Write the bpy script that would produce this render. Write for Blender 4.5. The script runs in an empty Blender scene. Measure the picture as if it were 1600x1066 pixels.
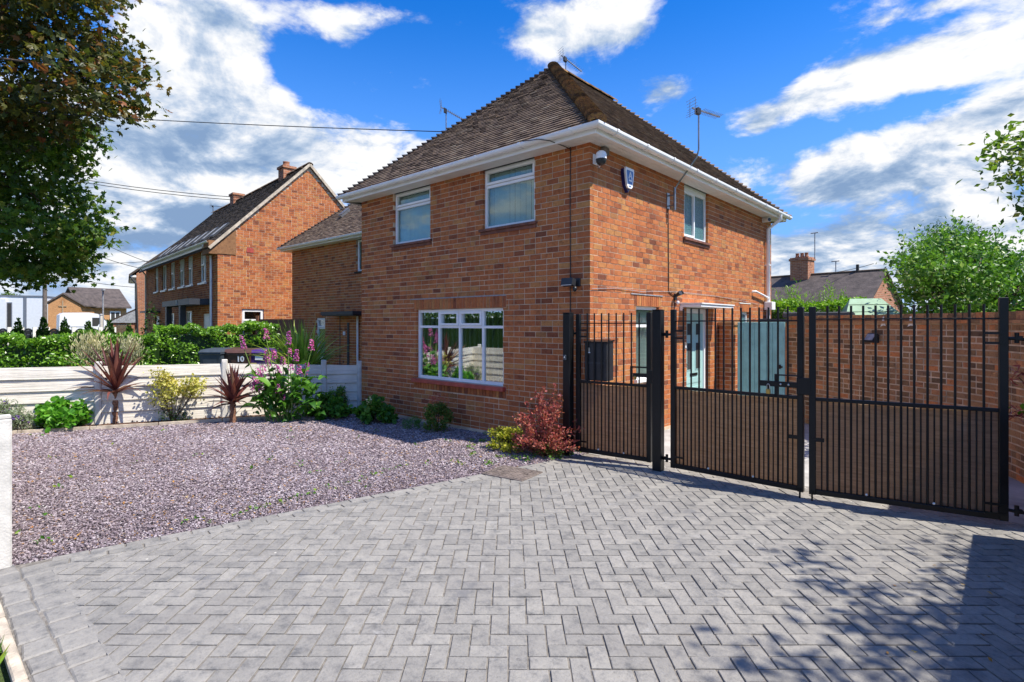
import bpy, math, random
import numpy as np
from mathutils import Matrix, Vector
SC = bpy.context.scene
COL = SC.collection
R = math.radians
rnd = random.Random(7)
NR = np.random.default_rng(11)

# ------------------------------------------------------------------ camera, sun, sky, exposure
F, CX, HY, YAW = 860.0, 800.0, 507.0, R(41.9)
FWD = np.array([-math.sin(YAW), math.cos(YAW), 0.0]); RT = np.array([math.cos(YAW), math.sin(YAW), 0.0]); UP = np.array([0, 0, 1.0])
CAM = -((922-CX)/F*7.93)*RT - 7.93*FWD; CAM[2] = 1.845
def ray(u, v): return FWD + RT*(u-CX)/F + UP*(HY-v)/F
def D(u, v, d): return CAM + ray(u, v)*d                        # point at a given distance
def G(u, v, z=0.0): r = ray(u, v); return CAM + r*(z-CAM[2])/r[2]   # point on the ground
def PX(p):
    d = np.asarray(p, float)-CAM; Z = d@FWD
    return CX+F*(d@RT)/Z, HY-F*d[2]/Z, Z

cd = bpy.data.cameras.new('camera'); cam = bpy.data.objects.new('camera', cd); COL.objects.link(cam)
cam.location = CAM; cam.rotation_euler = (R(90), 0, YAW)
cd.sensor_width = 36; cd.lens = 36*F/1600; cd.shift_y = -(533-HY)/1600; cd.clip_start = 0.05; cd.clip_end = 3000
SC.camera = cam
SUN = np.array([1.0, 0.34, 1.65]); SUN /= np.linalg.norm(SUN)
SUN_EL = math.asin(SUN[2]); SUN_ROT = math.atan2(SUN[0], SUN[1])
sl = bpy.data.lights.new('sun', 'SUN'); sl.energy = 4.6; sl.angle = R(0.5); sl.color = (1.0, 0.94, 0.84)
so = bpy.data.objects.new('sun', sl); COL.objects.link(so); so.location = (30, 10, 50)
so.rotation_euler = Vector(-SUN).to_track_quat('-Z', 'Y').to_euler()
SC.view_settings.view_transform = 'Standard'; SC.view_settings.look = 'None'
SC.view_settings.exposure = 0.74; SC.view_settings.gamma = 1.0; SC.view_settings.use_curve_mapping = False

class NT:
    """tiny node-tree writer"""
    def __init__(s, tree): s.t = tree; tree.nodes.clear()
    def n(s, typ, ins=None, **kw):
        nd = s.t.nodes.new(typ)
        for k, v in kw.items(): setattr(nd, k, v)
        for k, v in (ins or {}).items(): s.set(nd.inputs[k], v)
        return nd
    def set(s, sock, v):
        if isinstance(v, bpy.types.NodeSocket): s.t.links.new(v, sock)
        elif isinstance(v, bpy.types.Node): s.t.links.new(v.outputs[0], sock)
        else: sock.default_value = v
    def m(s, op, a, b=0.0, c=None, clamp=False):
        nd = s.n('ShaderNodeMath', {0: a, 1: b}, operation=op, use_clamp=clamp)
        if c is not None: s.set(nd.inputs[2], c)
        return nd.outputs[0]
    def v(s, op, a, b=(0, 0, 0), out=0):
        nd = s.n('ShaderNodeVectorMath', {0: a, 1: b}, operation=op)
        return nd.outputs[out]
    def mix(s, f, a, b, blend='MIX'):
        nd = s.t.nodes.new('ShaderNodeMix'); nd.data_type = 'RGBA'; nd.blend_type = blend
        s.set(nd.inputs[0], f); s.set(nd.inputs[6], a); s.set(nd.inputs[7], b)
        return nd.outputs[2]
    def ramp(s, f, stops, interp='LINEAR'):
        nd = s.t.nodes.new('ShaderNodeValToRGB'); s.set(nd.inputs[0], f); cr = nd.color_ramp; cr.interpolation = interp
        while len(cr.elements) < len(stops): cr.elements.new(0.5)
        for e, (p, c) in zip(cr.elements, stops):
            e.position = p; e.color = (*c, 1) if len(c) == 3 else c
        return nd.outputs[0]
    def smooth(s, x, a, b):
        nd = s.n('ShaderNodeMapRange', {0: x, 1: a, 2: b, 3: 0.0, 4: 1.0}, interpolation_type='SMOOTHSTEP'); return nd.outputs[0]

W = bpy.data.worlds.new('World'); SC.world = W; W.use_nodes = True
def build_sky():
    t = NT(W.node_tree)
    geo = t.n('ShaderNodeNewGeometry'); dirv = t.v('SCALE', geo.outputs['Incoming'], (0, 0, 0)); dirv.node.inputs['Scale'].default_value = -1.0
    dirv = t.v('NORMALIZE', dirv)
    sky = t.n('ShaderNodeTexSky', sky_type='NISHITA', sun_disc=False, sun_elevation=SUN_EL, sun_rotation=SUN_ROT, air_density=1.0, dust_density=0.3, ozone_density=2.5)
    blue = t.n('ShaderNodeHueSaturation', {'Saturation': 1.42, 'Value': 1.0, 'Color': sky.outputs[0]}).outputs[0]
    blue = t.mix(1.0, blue, (0.62, 0.92, 1.26, 1), 'MULTIPLY')
    sx = t.n('ShaderNodeSeparateXYZ', {0: dirv}); x, y, z = sx.outputs
    el = t.m('ARCSINE', z); blue = t.mix(t.m('MULTIPLY', t.smooth(el, 0.55, 0.05), 0.85), blue, (1.25, 2.7, 6.1, 1)); az = t.m('ARCTAN2', y, x)
    ae = t.n('ShaderNodeCombineXYZ', {0: az, 1: el, 2: 0.0}).outputs[0]
    zz = t.m('ADD', t.m('MAXIMUM', z, 0.0), 0.32)
    p = t.n('ShaderNodeCombineXYZ', {0: t.m('DIVIDE', x, zz), 1: t.m('DIVIDE', y, zz), 2: t.m('MULTIPLY', z, 1.6)}).outputs[0]
    def fbm(vec, sc, det=9.0, ro=0.56, dist=0.25):
        return t.n('ShaderNodeTexNoise', {'Vector': vec, 'Scale': sc, 'Detail': det, 'Roughness': ro, 'Distortion': dist}, noise_dimensions='3D').outputs[0]
    n0 = fbm(p, 2.6, 10.0, 0.60, 0.35)
    off = (float(SUN[0])*0.05, float(SUN[1])*0.05, 0.10)
    n1 = fbm(t.v('ADD', p, off), 2.6, 10.0, 0.60, 0.35)
    n2 = fbm(p, 8.5, 7.0, 0.62, 0.3)
    def blob(acc, px, py, rx, ry, w):
        d = ray(px, py); d = d/np.linalg.norm(d); e0 = math.asin(d[2]); a0 = math.atan2(d[1], d[0])
        sc = F*(1+((px-CX)/F)**2+((HY-py)/F)**2)**0.5
        q = t.n('ShaderNodeVectorMath', {0: ae, 1: (a0, e0, 0)}, operation='SUBTRACT').outputs[0]
        q = t.n('ShaderNodeVectorMath', {0: q, 1: (sc/rx*math.cos(e0), sc/ry, 0)}, operation='MULTIPLY').outputs[0]
        dd = t.n('ShaderNodeVectorMath', {0: q, 1: q}, operation='DOT_PRODUCT').outputs['Value']
        g = t.m('EXPONENT', t.m('MULTIPLY', dd, -1.0))
        return t.m('MULTIPLY_ADD', g, w, acc)
    dens = t.m('ADD', n0, t.m('MULTIPLY', t.m('SUBTRACT', n2, 0.5), 0.42))
    dens = t.m('ADD', dens, t.m('MULTIPLY', t.smooth(el, 0.36, 0.10), 0.13))
    for bb in CLOUDS: dens = blob(dens, *bb)
    cover = t.smooth(dens, 0.50, 0.69)
    shade = t.m('MULTIPLY', t.m('SUBTRACT', n1, n0), 4.4)
    shade = t.m('ADD', shade, t.m('MULTIPLY', t.m('SUBTRACT', dens, 0.66), 0.55))
    shade = t.m('ADD', shade, t.m('MULTIPLY_ADD', t.m('SUBTRACT', n2, 0.5), -1.9, 0.25))
    for bb in GREYS: shade = blob(shade, *bb)
    shade = t.m('ADD', shade, t.m('MULTIPLY', t.smooth(el, 0.30, 0.0), 0.12))
    ccol = t.ramp(shade, [(0.0, (5.4, 5.45, 5.5)), (0.18, (4.6, 4.8, 5.15)), (0.42, (3.1, 3.65, 4.5)), (0.7, (1.9, 2.6, 3.7)), (1.0, (1.3, 2.0, 3.2))])
    col = t.mix(cover, blue, ccol)
    haze = t.smooth(el, 0.10, -0.01)
    col = t.mix(t.m('MULTIPLY', haze, 0.5), col, (4.4, 5.2, 6.4, 1))
    bg = t.n('ShaderNodeBackground', {'Color': col, 'Strength': 0.113})
    out = t.n('ShaderNodeOutputWorld'); t.t.links.new(bg.outputs[0], out.inputs[0])
# cloud masses as (px, py, rx, ry, weight); each is turned into a compass bearing and an elevation in the sky
CLOUDS = [(280, 50, 130, 110, .24), (300, 180, 130, 80, .20), (240, 250, 190, 60, .22), (290, 345, 200, 55, .18), (440, 185, 45, 60, .18),
          (520, 250, 120, 40, .20), (575, 205, 60, 40, .16), (640, 225, 50, 25, .08), (530, 60, 65, 24, .20), (590, 30, 90, 26, .22), (690, 30, 60, 18, .16), (500, 20, 40, 18, .12), (600, 130, 65, 26, .24), (665, 122, 34, 22, .18),
          (840, 55, 100, 50, .22), (980, 45, 90, 28, .19), (1035, 148, 65, 28, .28), (1190, 195, 52, 24, .30), (1330, 125, 95, 42, .28), (1480, 90, 110, 28, .27), (1440, 240, 150, 55, .22),
          (1570, 165, 60, 45, .22), (1290, 265, 120, 42, .22), (1420, 345, 240, 35, .12), (1320, 400, 260, 40, .12), (1450, 10, 120, 14, .10), (1350, 50, 120, 16, .06), (100, 400, 160, 60, .12),
          (480, 105, 50, 60, -.20), (700, 120, 110, 100, -.22), (700, 20, 110, 30, -.10), (1160, 90, 90, 90, -.20), (1090, 20, 70, 40, -.14), (1090, 250, 45, 70, -.16),
          (1420, 40, 120, 20, -.14), (560, 165, 60, 20, -.10), (1230, 225, 50, 20, -.16), (1300, 192, 110, 22, -.20), (1520, 140, 70, 18, -.20), (1180, 310, 60, 40, -.12), (1240, 340, 70, 18, -.14), (500, 320, 60, 40, -.06)]
GREYS = [(290, 240, 120, 34, .50), (310, 345, 150, 30, .40), (200, 225, 60, 50, .22), (270, 40, 90, 90, -.12), (380, 290, 110, 20, -.25), (1430, 275, 220, 20, .30), (1300, 250, 90, 25, -.1),
         (1480, 200, 200, 40, -.25), (1330, 125, 100, 40, -.25), (1480, 90, 120, 36, -.3), (850, 45, 120, 60, -.15), (550, 230, 110, 60, -.2), (1400, 350, 260, 18, .22), (190, 410, 150, 40, .15), (1500, 380, 140, 24, .2)]
build_sky()

# ------------------------------------------------------------------ materials
MATS = {}
def new_mat(name):
    m = bpy.data.materials.new(name); m.use_nodes = True; MATS[name] = m
    return m, NT(m.node_tree)
def finish(t, shader, disp=None):
    o = t.n('ShaderNodeOutputMaterial'); t.t.links.new(shader, o.inputs[0])
def rndval(t):
    g = t.n('ShaderNodeNewGeometry'); oi = t.n('ShaderNodeObjectInfo')
    return t.m('FRACT', t.m('ADD', g.outputs['Random Per Island'], t.m('MULTIPLY', oi.outputs['Random'], 7.31)))
def wpos(t): return t.n('ShaderNodeNewGeometry').outputs['Position']
def opos(t): return t.n('ShaderNodeTexCoord').outputs['Object']
def noise(t, vec, sc, det=4.0, ro=0.55, out=0): return t.n('ShaderNodeTexNoise', {'Vector': vec, 'Scale': sc, 'Detail': det, 'Roughness': ro}).outputs[out]
def bump(t, h, dist=0.01, st=1.0): return t.n('ShaderNodeBump', {'Height': h, 'Distance': dist, 'Strength': st}).outputs[0]
def princ(t, **kw):
    return t.n('ShaderNodeBsdfPrincipled', {k.replace('_', ' '): v for k, v in kw.items()})
def c4(c): return (*c, 1.0) if len(c) == 3 else c

def plain(name, col, rough=0.6, var=0.12, sc=6.0, bmp=0.0, bsc=60.0, metal=0.0, spec=0.5, rv=0.0, world=False):
    """one colour broken up by dirt noise and fine relief"""
    m, t = new_mat(name); v = wpos(t) if world else opos(t)
    n = noise(t, v, sc, 6.0); f = t.ramp(n, [(0.3, (1-var*1.6,)*3), (0.7, (1+var,)*3)])
    c = t.mix(1.0, c4(col), f, 'MULTIPLY')
    if rv:
        r = rndval(t); c = t.mix(1.0, c, t.ramp(r, [(0, (1-rv,)*3), (1, (1+rv,)*3)]), 'MULTIPLY')
    p = princ(t, Base_Color=c, Roughness=rough, Metallic=metal)
    p.inputs['Specular IOR Level'].default_value = spec
    if bmp: t.set(p.inputs['Normal'], bump(t, noise(t, v, bsc, 3.0), bmp))
    finish(t, p.outputs[0]); return m

def brick_mat(name, stops, moss=0.0, dark=0.35):
    m, t = new_mat(name); r = rndval(t); w = wpos(t)
    c = t.ramp(r, stops)
    wv = t.v('ADD', w, t.n('ShaderNodeCombineXYZ', {0: t.m('MULTIPLY', r, 37.0), 1: t.m('MULTIPLY', r, 91.0), 2: t.m('MULTIPLY', r, 53.0)}).outputs[0])
    n = noise(t, wv, 11.0, 7.0, 0.72)
    c = t.mix(1.0, c, t.ramp(n, [(0.30, ((1-dark)*.75, (1-dark)*.72, (1-dark)*.75)), (0.43, (0.92, .90, .90)), (0.54, (1.03, 1.03, 1.02)), (0.70, (1.20, 1.21, 1.16))]), 'MULTIPLY')
    n3 = noise(t, wv, 48.0, 5.0, 0.75)
    c = t.mix(1.0, c, t.ramp(n3, [(0.30, (0.50,)*3), (0.44, (0.97,)*3), (0.70, (1.16, 1.14, 1.1))]), 'MULTIPLY')
    n2 = noise(t, w, 0.9, 4.0)
    c = t.mix(t.smooth(n2, 0.52, 0.75), c, t.mix(1.0, c, (0.72, 0.70, 0.68, 1), 'MULTIPLY'))
    if moss: c = t.mix(t.m('MULTIPLY', t.smooth(noise(t, w, 2.0, 5.0), 0.5, 0.7), moss), c, (0.09, 0.075, 0.04, 1))
    p = princ(t, Base_Color=c, Roughness=0.88); p.inputs['Specular IOR Level'].default_value = 0.25
    t.set(p.inputs['Normal'], bump(t, t.m('ADD', n3, t.m('MULTIPLY', n, 0.7)), 0.006))
    finish(t, p.outputs[0]); return m

def far_brick():
    m, t = new_mat('far_brick'); g = t.n('ShaderNodeSeparateXYZ', {0: opos(t)}).outputs
    v = t.n('ShaderNodeCombineXYZ', {0: t.m('ADD', g[0], g[1]), 1: g[2], 2: 0.0}).outputs[0]
    b = t.n('ShaderNodeTexBrick', {'Vector': v, 'Color1': (.50, .20, .095, 1), 'Color2': (.33, .12, .065, 1), 'Mortar': (.5, .36, .25, 1), 'Scale': 1.0, 'Mortar Size': .008, 'Bias': .1, 'Brick Width': .225, 'Row Height': .0865})
    c = t.mix(1.0, b.outputs[0], t.ramp(noise(t, v, 5.0, 5.0, .7), [(.3, (.7,)*3), (.7, (1.15,)*3)]), 'MULTIPLY')
    p = princ(t, Base_Color=c, Roughness=.9); t.set(p.inputs['Normal'], bump(t, b.outputs[1], -.006)); finish(t, p.outputs[0])
far_brick()

def leaf_mat(name, stops, trans=0.35, rough=0.45, sc=0.0, spec=0.4):
    m, t = new_mat(name); r = rndval(t); c = t.ramp(r, stops)
    big = noise(t, wpos(t), 1.3 if not sc else sc, 3.0)
    c = t.mix(1.0, c, t.ramp(big, [(0.3, (0.72, 0.76, 0.8)), (0.7, (1.2, 1.15, 1.0))]), 'MULTIPLY')
    p = princ(t, Base_Color=c, Roughness=rough); p.inputs['Specular IOR Level'].default_value = spec
    tr = t.n('ShaderNodeBsdfTranslucent', {'Color': t.mix(1.0, c, (1.25, 1.3, 0.7, 1), 'MULTIPLY')})
    mx = t.n('ShaderNodeMixShader', {0: trans}); t.t.links.new(p.outputs[0], mx.inputs[1]); t.t.links.new(tr.outputs[0], mx.inputs[2])
    finish(t, mx.outputs[0]); return m

def glass_mat(name, tint=(0.02, 0.03, 0.03), refl=0.35, rough=0.0):
    m, t = new_mat(name)
    g = t.n('ShaderNodeNewGeometry'); cs = t.m('ABSOLUTE', t.v('DOT_PRODUCT', g.outputs['Incoming'], g.outputs['Normal'], 'Value'))
    f = t.m('MULTIPLY_ADD', t.m('POWER', t.m('SUBTRACT', 1.0, cs), 4.0), 1.0-refl, refl, clamp=True)
    gl = t.n('ShaderNodeBsdfGlossy', {'Color': (0.95, 0.97, 0.97, 1), 'Roughness': rough})
    tp = t.n('ShaderNodeBsdfTransparent', {'Color': (0.80, 0.88, 0.86, 1)})
    mx = t.n('ShaderNodeMixShader', {0: f}); t.t.links.new(tp.outputs[0], mx.inputs[1]); t.t.links.new(gl.outputs[0], mx.inputs[2])
    finish(t, mx.outputs[0]); return m

brick_mat('brick', [(0, (.20, .068, .036)), (.07, (.31, .098, .041)), (.26, (.42, .136, .050)), (.5, (.49, .175, .060)), (.7, (.42, .128, .046)), (.85, (.46, .180, .062)), (.95, (.48, .222, .078)), (1, (.32, .138, .055))], dark=.4)
brick_mat('old_brick', [(0, (.15, .09, .055)), (.18, (.28, .16, .08)), (.4, (.40, .22, .105)), (.6, (.46, .23, .11)), (.76, (.34, .19, .10)), (.9, (.62, .23, .085)), (1, (.22, .15, .095))], moss=0.35, dark=0.45)
brick_mat('tan_brick', [(0, (.20, .10, .05)), (.5, (.42, .22, .10)), (1, (.5, .28, .13))])
plain('mortar', (.62, .48, .34), .95, .22, 3.0, .003, 90, spec=.2, world=True)
plain('old_mortar', (.60, .46, .32), .95, .3, 4.0, .004, 90, spec=.2, world=True)
plain('white_upvc', (.86, .86, .85), .35, .05, 2.0)
plain('soffit_white', (.78, .77, .74), .45, .07, 3.0)
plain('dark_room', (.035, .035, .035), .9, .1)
plain('blind_fabric', (.46, .54, .50), .8, .06, 4.0)
plain('blind_white', (.68, .70, .66), .8, .05, 4.0)
plain('red_sill', (.42, .07, .05), .45, .2, 8.0, .002, 40)
plain('tile_sill', (.20, .075, .045), .7, .3, 9.0, .004, 50)
plain('black_metal', (.006, .0065, .0075), .42, .3, 5.0, .0006, 300, spec=.35)
plain('grey_metal', (.30, .31, .32), .35, .2, 8.0, metal=.8)
plain('steel', (.55, .55, .55), .3, .1, 8.0, metal=1.0)
plain('brass', (.55, .38, .12), .35, .1, 8.0, metal=1.0)
plain('black_plastic', (.02, .022, .026), .42, .15, 6.0)
plain('white_plastic', (.82, .82, .82), .3, .04)
plain('navy_plastic', (.006, .012, .10), .35, .1)
plain('blue_print', (.01, .14, .42), .35, .05)
plain('white_print', (.85, .86, .88), .5, .02)
plain('teal_door', (.36, .58, .56), .4, .05)
plain('teal_boards', (.28, .55, .52), .55, .12, 5.0, .002, 40, rv=.05)
plain('slate_bin', (.05, .065, .085), .5, .15)
plain('brown_bin', (.085, .04, .03), .5, .15)
plain('purple_bin', (.06, .02, .16), .5, .15)
plain('yellow_print', (.7, .55, .05), .5, .05)
plain('rust_iron', (.17, .135, .115), .75, .35, 14.0, .004, 60)
plain('kerb_concrete', (.52, .44, .34), .9, .25, 8.0, .006, 50, world=True)
plain('post_concrete', (.62, .59, .53), .85, .14, 7.0, .004, 60, world=True)
plain('cable_black', (.02, .02, .02), .6, .1)
plain('bark', (.11, .075, .05), .9, .35, 12.0, .02, 25)
plain('cord_trunk', (.27, .13, .075), .9, .45, 30.0, .02, 60)
plain('mulch', (.14, .075, .05), .95, .3, 20.0, .02, 60, world=True)
plain('slate_bed', (.11, .088, .10), .95, .35, 30.0, .015, 80, world=True)
plain('asphalt', (.055, .055, .058), .9, .25, 10.0, .006, 120, world=True)
plain('pavement_slab', (.30, .29, .27), .9, .2, 4.0, .004, 90, world=True)
plain('yard_concrete', (.40, .39, .37), .9, .25, 2.5, .004, 60, world=True)
plain('joint_sand', (.20, .18, .155), .98, .3, 25.0, .004, 120, world=True)
plain('roof_felt', (.03, .027, .025), .95, .2)
plain('lead', (.32, .33, .35), .6, .25, 12.0)
plain('van_white', (.78, .80, .84), .25, .03)
plain('car_dark', (.03, .035, .045), .25, .1)
plain('tyre', (.015, .015, .015), .8, .1)
plain('modern_white', (.74, .76, .80), .5, .04)
plain('modern_grey', (.16, .18, .22), .5, .08)
plain('slate_roof', (.085, .066, .058), .8, .3, 3.0, .02, 12)
plain('pole_wood', (.16, .13, .11), .9, .25)
plain('shed_green', (.30, .44, .30), .75, .08, 5.0, .003, 50)
plain('shed_felt', (.07, .075, .085), .85, .2)
plain('porch_dark', (.035, .04, .05), .5, .1)
plain('pale_timber', (.34, .25, .15), .7, .15)
plain('brown_fence', (.26, .11, .055), .8, .25)
plain('terracotta', (.30, .13, .07), .85, .25, 8.0)
plain('white_spots', (.85, .84, .80), .8, .1)
glass_mat('glass', refl=.07); glass_mat('mirror_glass', refl=.36); glass_mat('soft_glass', refl=.06, rough=.12)
def frosted():
    m, t = new_mat('frosted_glass'); v = opos(t)
    n = t.n('ShaderNodeTexVoronoi', {'Vector': v, 'Scale': 55.0}).outputs[0]
    c = t.mix(t.smooth(n, .1, .6), (.16, .30, .31, 1), (.06, .15, .16, 1))
    p = princ(t, Base_Color=c, Roughness=.12); t.set(p.inputs['Normal'], bump(t, n, .006)); finish(t, p.outputs[0])
frosted()
def paver():
    m, t = new_mat('paver'); w = wpos(t); r = rndval(t)
    c = t.ramp(r, [(0, (.212, .202, .184)), (.4, (.246, .233, .211)), (.8, (.278, .263, .236)), (1, (.228, .216, .196))])
    n = noise(t, w, 9.0, 7.0, 0.68); n2 = noise(t, w, 42.0, 4.0, 0.7); n3 = noise(t, w, 0.7, 4.0)
    c = t.mix(1.0, c, t.ramp(n, [(.30, (.52, .54, .58)), (.47, (.96, .96, .97)), (.7, (1.18, 1.17, 1.15))]), 'MULTIPLY')
    c = t.mix(1.0, c, t.ramp(n2, [(.25, (.72,)*3), (.45, (1.0,)*3), (.75, (1.1,)*3)]), 'MULTIPLY')
    c = t.mix(t.m('MULTIPLY', t.smooth(n3, .5, .72), .35), c, (.19, .178, .165, 1))
    n4 = noise(t, w, 2.6, 8.0, .7); c = t.mix(t.m('MULTIPLY', t.smooth(n4, .56, .66), .6), c, (.135, .135, .14, 1)); c = t.mix(t.m('MULTIPLY', t.smooth(n4, .40, .30), .35), c, (.42, .41, .395, 1))
    n5 = t.n('ShaderNodeTexVoronoi', {'Vector': w, 'Scale': 3.1, 'Randomness': 1.0}).outputs[0]; c = t.mix(t.smooth(n5, .035, .02), c, (.55, .52, .46, 1))
    p = princ(t, Base_Color=c, Roughness=.78); p.inputs['Specular IOR Level'].default_value = .35
    t.set(p.inputs['Normal'], bump(t, t.m('ADD', n2, t.m('MULTIPLY', n, 2.0)), .005)); finish(t, p.outputs[0])
paver()
def slate_chips():
    m, t = new_mat('slate_chips'); r = rndval(t); w = wpos(t)
    c = t.ramp(r, [(0, (.075, .056, .064)), (.25, (.165, .13, .142)), (.5, (.262, .212, .230)), (.72, (.345, .285, .305)), (.87, (.47, .41, .435)), (.945, (.56, .52, .51)), (.975, (.27, .16, .10)), (1, (.42, .25, .10))])
    c = t.mix(1.0, c, t.ramp(noise(t, w, 60.0, 3.0), [(.3, (.8,)*3), (.7, (1.12,)*3)]), 'MULTIPLY')
    c = t.mix(1.0, c, t.ramp(noise(t, w, 0.8, 3.0), [(.35, (.86, .82, .82)), (.65, (1.08,)*3)]), 'MULTIPLY')
    p = princ(t, Base_Color=c, Roughness=.62); p.inputs['Specular IOR Level'].default_value = .4; finish(t, p.outputs[0])
slate_chips()
def tile_mat(name, stops, lichen=.35):
    m, t = new_mat(name); r = rndval(t); w = wpos(t); c = t.ramp(r, stops)
    n = noise(t, w, 7.0, 6.0, .7)
    c = t.mix(1.0, c, t.ramp(n, [(.3, (.7,)*3), (.7, (1.18,)*3)]), 'MULTIPLY')
    c = t.mix(t.m('MULTIPLY', t.smooth(noise(t, w, 3.0, 6.0, .75), .56, .74), lichen), c, (.22, .19, .13, 1))
    p = princ(t, Base_Color=c, Roughness=.85); p.inputs['Specular IOR Level'].default_value = .25
    t.set(p.inputs['Normal'], bump(t, noise(t, w, 60.0, 3.0), .004)); finish(t, p.outputs[0])
tile_mat('roof_tile', [(0, (.10, .07, .055)), (.3, (.15, .105, .08)), (.65, (.185, .135, .10)), (.9, (.215, .15, .105)), (1, (.26, .21, .16))])
tile_mat('dark_tile', [(0, (.04, .034, .03)), (.5, (.07, .056, .048)), (1, (.10, .08, .065))])
def hip_mat():
    m, t = new_mat('mossy_hip'); w = wpos(t); n = noise(t, w, 26.0, 6.0, .7)
    c = t.ramp(n, [(.28, (.03, .024, .018)), (.42, (.12, .07, .038)), (.52, (.24, .125, .055)), (.62, (.26, .17, .05)), (.75, (.11, .10, .035))])
    c = t.mix(1.0, c, t.ramp(rndval(t), [(0, (.45,)*3), (.5, (.95,)*3), (1, (1.35, 1.25, 1.1))]), 'MULTIPLY')
    p = princ(t, Base_Color=c, Roughness=.95); t.set(p.inputs['Normal'], bump(t, n, .03)); finish(t, p.outputs[0])
hip_mat()
def board_mat():
    m, t = new_mat('concrete_board'); v = opos(t); w = wpos(t)
    st = t.n('ShaderNodeMapping', {'Vector': v, 'Scale': (2.0, 20.0, 45.0)}).outputs[0]
    n = noise(t, st, 1.0, 5.0, .6); n2 = noise(t, w, 3.0, 5.0)
    c = t.mix(1.0, (.72, .67, .58, 1), t.ramp(n, [(.3, (.80,)*3), (.6, (1.04,)*3)]), 'MULTIPLY')
    c = t.mix(1.0, c, t.ramp(n2, [(.3, (.86, .85, .82)), (.65, (1.05,)*3)]), 'MULTIPLY')
    p = princ(t, Base_Color=c, Roughness=.85); t.set(p.inputs['Normal'], bump(t, n, .012)); finish(t, p.outputs[0])
board_mat()
def screen_mat():
    m, t = new_mat('woven_screen'); v = opos(t)
    st = t.n('ShaderNodeMapping', {'Vector': v, 'Scale': (5.0, 5.0, 55.0)}).outputs[0]
    n = noise(t, st, 1.0, 5.0, .65)
    wv = t.n('ShaderNodeTexWave', {'Vector': v, 'Scale': 42.0, 'Distortion': 1.5, 'Detail': 2.0}, bands_direction='Z').outputs[0]
    c = t.ramp(n, [(.3, (.52, .38, .255)), (.55, (.72, .55, .38)), (.75, (.82, .66, .49))])
    c = t.mix(1.0, c, t.ramp(wv, [(0, (.72,)*3), (1, (1.12,)*3)]), 'MULTIPLY')
    p = princ(t, Base_Color=c, Roughness=.9); t.set(p.inputs['Normal'], bump(t, wv, .004))
    tr = t.n('ShaderNodeBsdfTranslucent', {'Color': c})
    mx = t.n('ShaderNodeMixShader', {0: .5}); t.t.links.new(p.outputs[0], mx.inputs[1]); t.t.links.new(tr.outputs[0], mx.inputs[2])
    finish(t, mx.outputs[0])
screen_mat()
def grass_mat():
    m, t = new_mat('grass'); w = wpos(t)
    c = t.ramp(noise(t, w, 1.4, 7.0, .7), [(.3, (.035, .06, .014)), (.55, (.075, .12, .025)), (.75, (.14, .15, .05))])
    p = princ(t, Base_Color=c, Roughness=.95); t.set(p.inputs['Normal'], bump(t, noise(t, w, 40.0, 4.0), .05)); finish(t, p.outputs[0])
grass_mat()
leaf_mat('maple_copper', [(0, (.035, .045, .018)), (.4, (.075, .10, .022)), (.7, (.12, .115, .022)), (.88, (.19, .13, .024)), (.97, (.26, .085, .032)), (1, (.06, .10, .02))], trans=.45)
leaf_mat('maple_green', [(0, (.04, .09, .016)), (.4, (.09, .18, .025)), (.75, (.15, .25, .03)), (1, (.24, .25, .05))], trans=.45)
leaf_mat('hedge_leaf', [(0, (.06, .14, .014)), (.4, (.12, .28, .02)), (.75, (.20, .40, .03)), (1, (.27, .45, .06))], rough=.3, spec=.55)
leaf_mat('bright_leaf', [(0, (.10, .24, .015)), (.5, (.20, .40, .025)), (1, (.32, .48, .04))])
leaf_mat('apple_leaf', [(0, (.05, .13, .02)), (.5, (.11, .26, .032)), (.88, (.19, .37, .055)), (1, (.42, .50, .28))], rough=.4)
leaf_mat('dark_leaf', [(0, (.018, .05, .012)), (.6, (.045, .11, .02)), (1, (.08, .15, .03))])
leaf_mat('fox_leaf', [(0, (.03, .11, .015)), (.5, (.07, .21, .025)), (1, (.14, .32, .04))])
leaf_mat('sedum_leaf', [(0, (.06, .22, .02)), (.5, (.11, .33, .03)), (1, (.20, .44, .05))])
leaf_mat('yellow_leaf', [(0, (.22, .30, .02)), (.4, (.45, .45, .03)), (1, (.62, .56, .08))])
leaf_mat('euph_leaf', [(0, (.30, .32, .06)), (.4, (.52, .48, .10)), (1, (.66, .58, .20))])
leaf_mat('red_leaf', [(0, (.20, .045, .045)), (.4, (.45, .10, .095)), (.8, (.62, .19, .17)), (1, (.68, .36, .22))])
leaf_mat('nandina_leaf', [(0, (.05, .13, .022)), (.6, (.12, .24, .035)), (1, (.24, .15, .045))])
leaf_mat('cordyline_leaf', [(0, (.06, .017, .02)), (.5, (.14, .04, .042)), (.85, (.22, .075, .065)), (1, (.33, .18, .11))], trans=.25, rough=.35)
leaf_mat('phormium_leaf', [(0, (.18, .32, .035)), (.5, (.34, .52, .06)), (1, (.52, .60, .17))], trans=.25)
leaf_mat('cream_flower', [(0, (.42, .40, .20)), (.5, (.60, .55, .36)), (1, (.72, .66, .48))])
leaf_mat('pink_flower', [(0, (.35, .05, .28)), (.5, (.55, .10, .45)), (1, (.68, .24, .55))], trans=.4)
leaf_mat('purple_flower', [(0, (.10, .04, .28)), (1, (.28, .14, .48))])
leaf_mat('grey_leaf', [(0, (.16, .22, .13)), (1, (.36, .42, .28))])
leaf_mat('weed_leaf', [(0, (.06, .18, .02)), (.6, (.14, .32, .03)), (1, (.30, .36, .05))])
leaf_mat('fallen_leaf', [(0, (.30, .12, .03)), (.6, (.46, .24, .05)), (1, (.5, .36, .12))], trans=.1)
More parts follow.
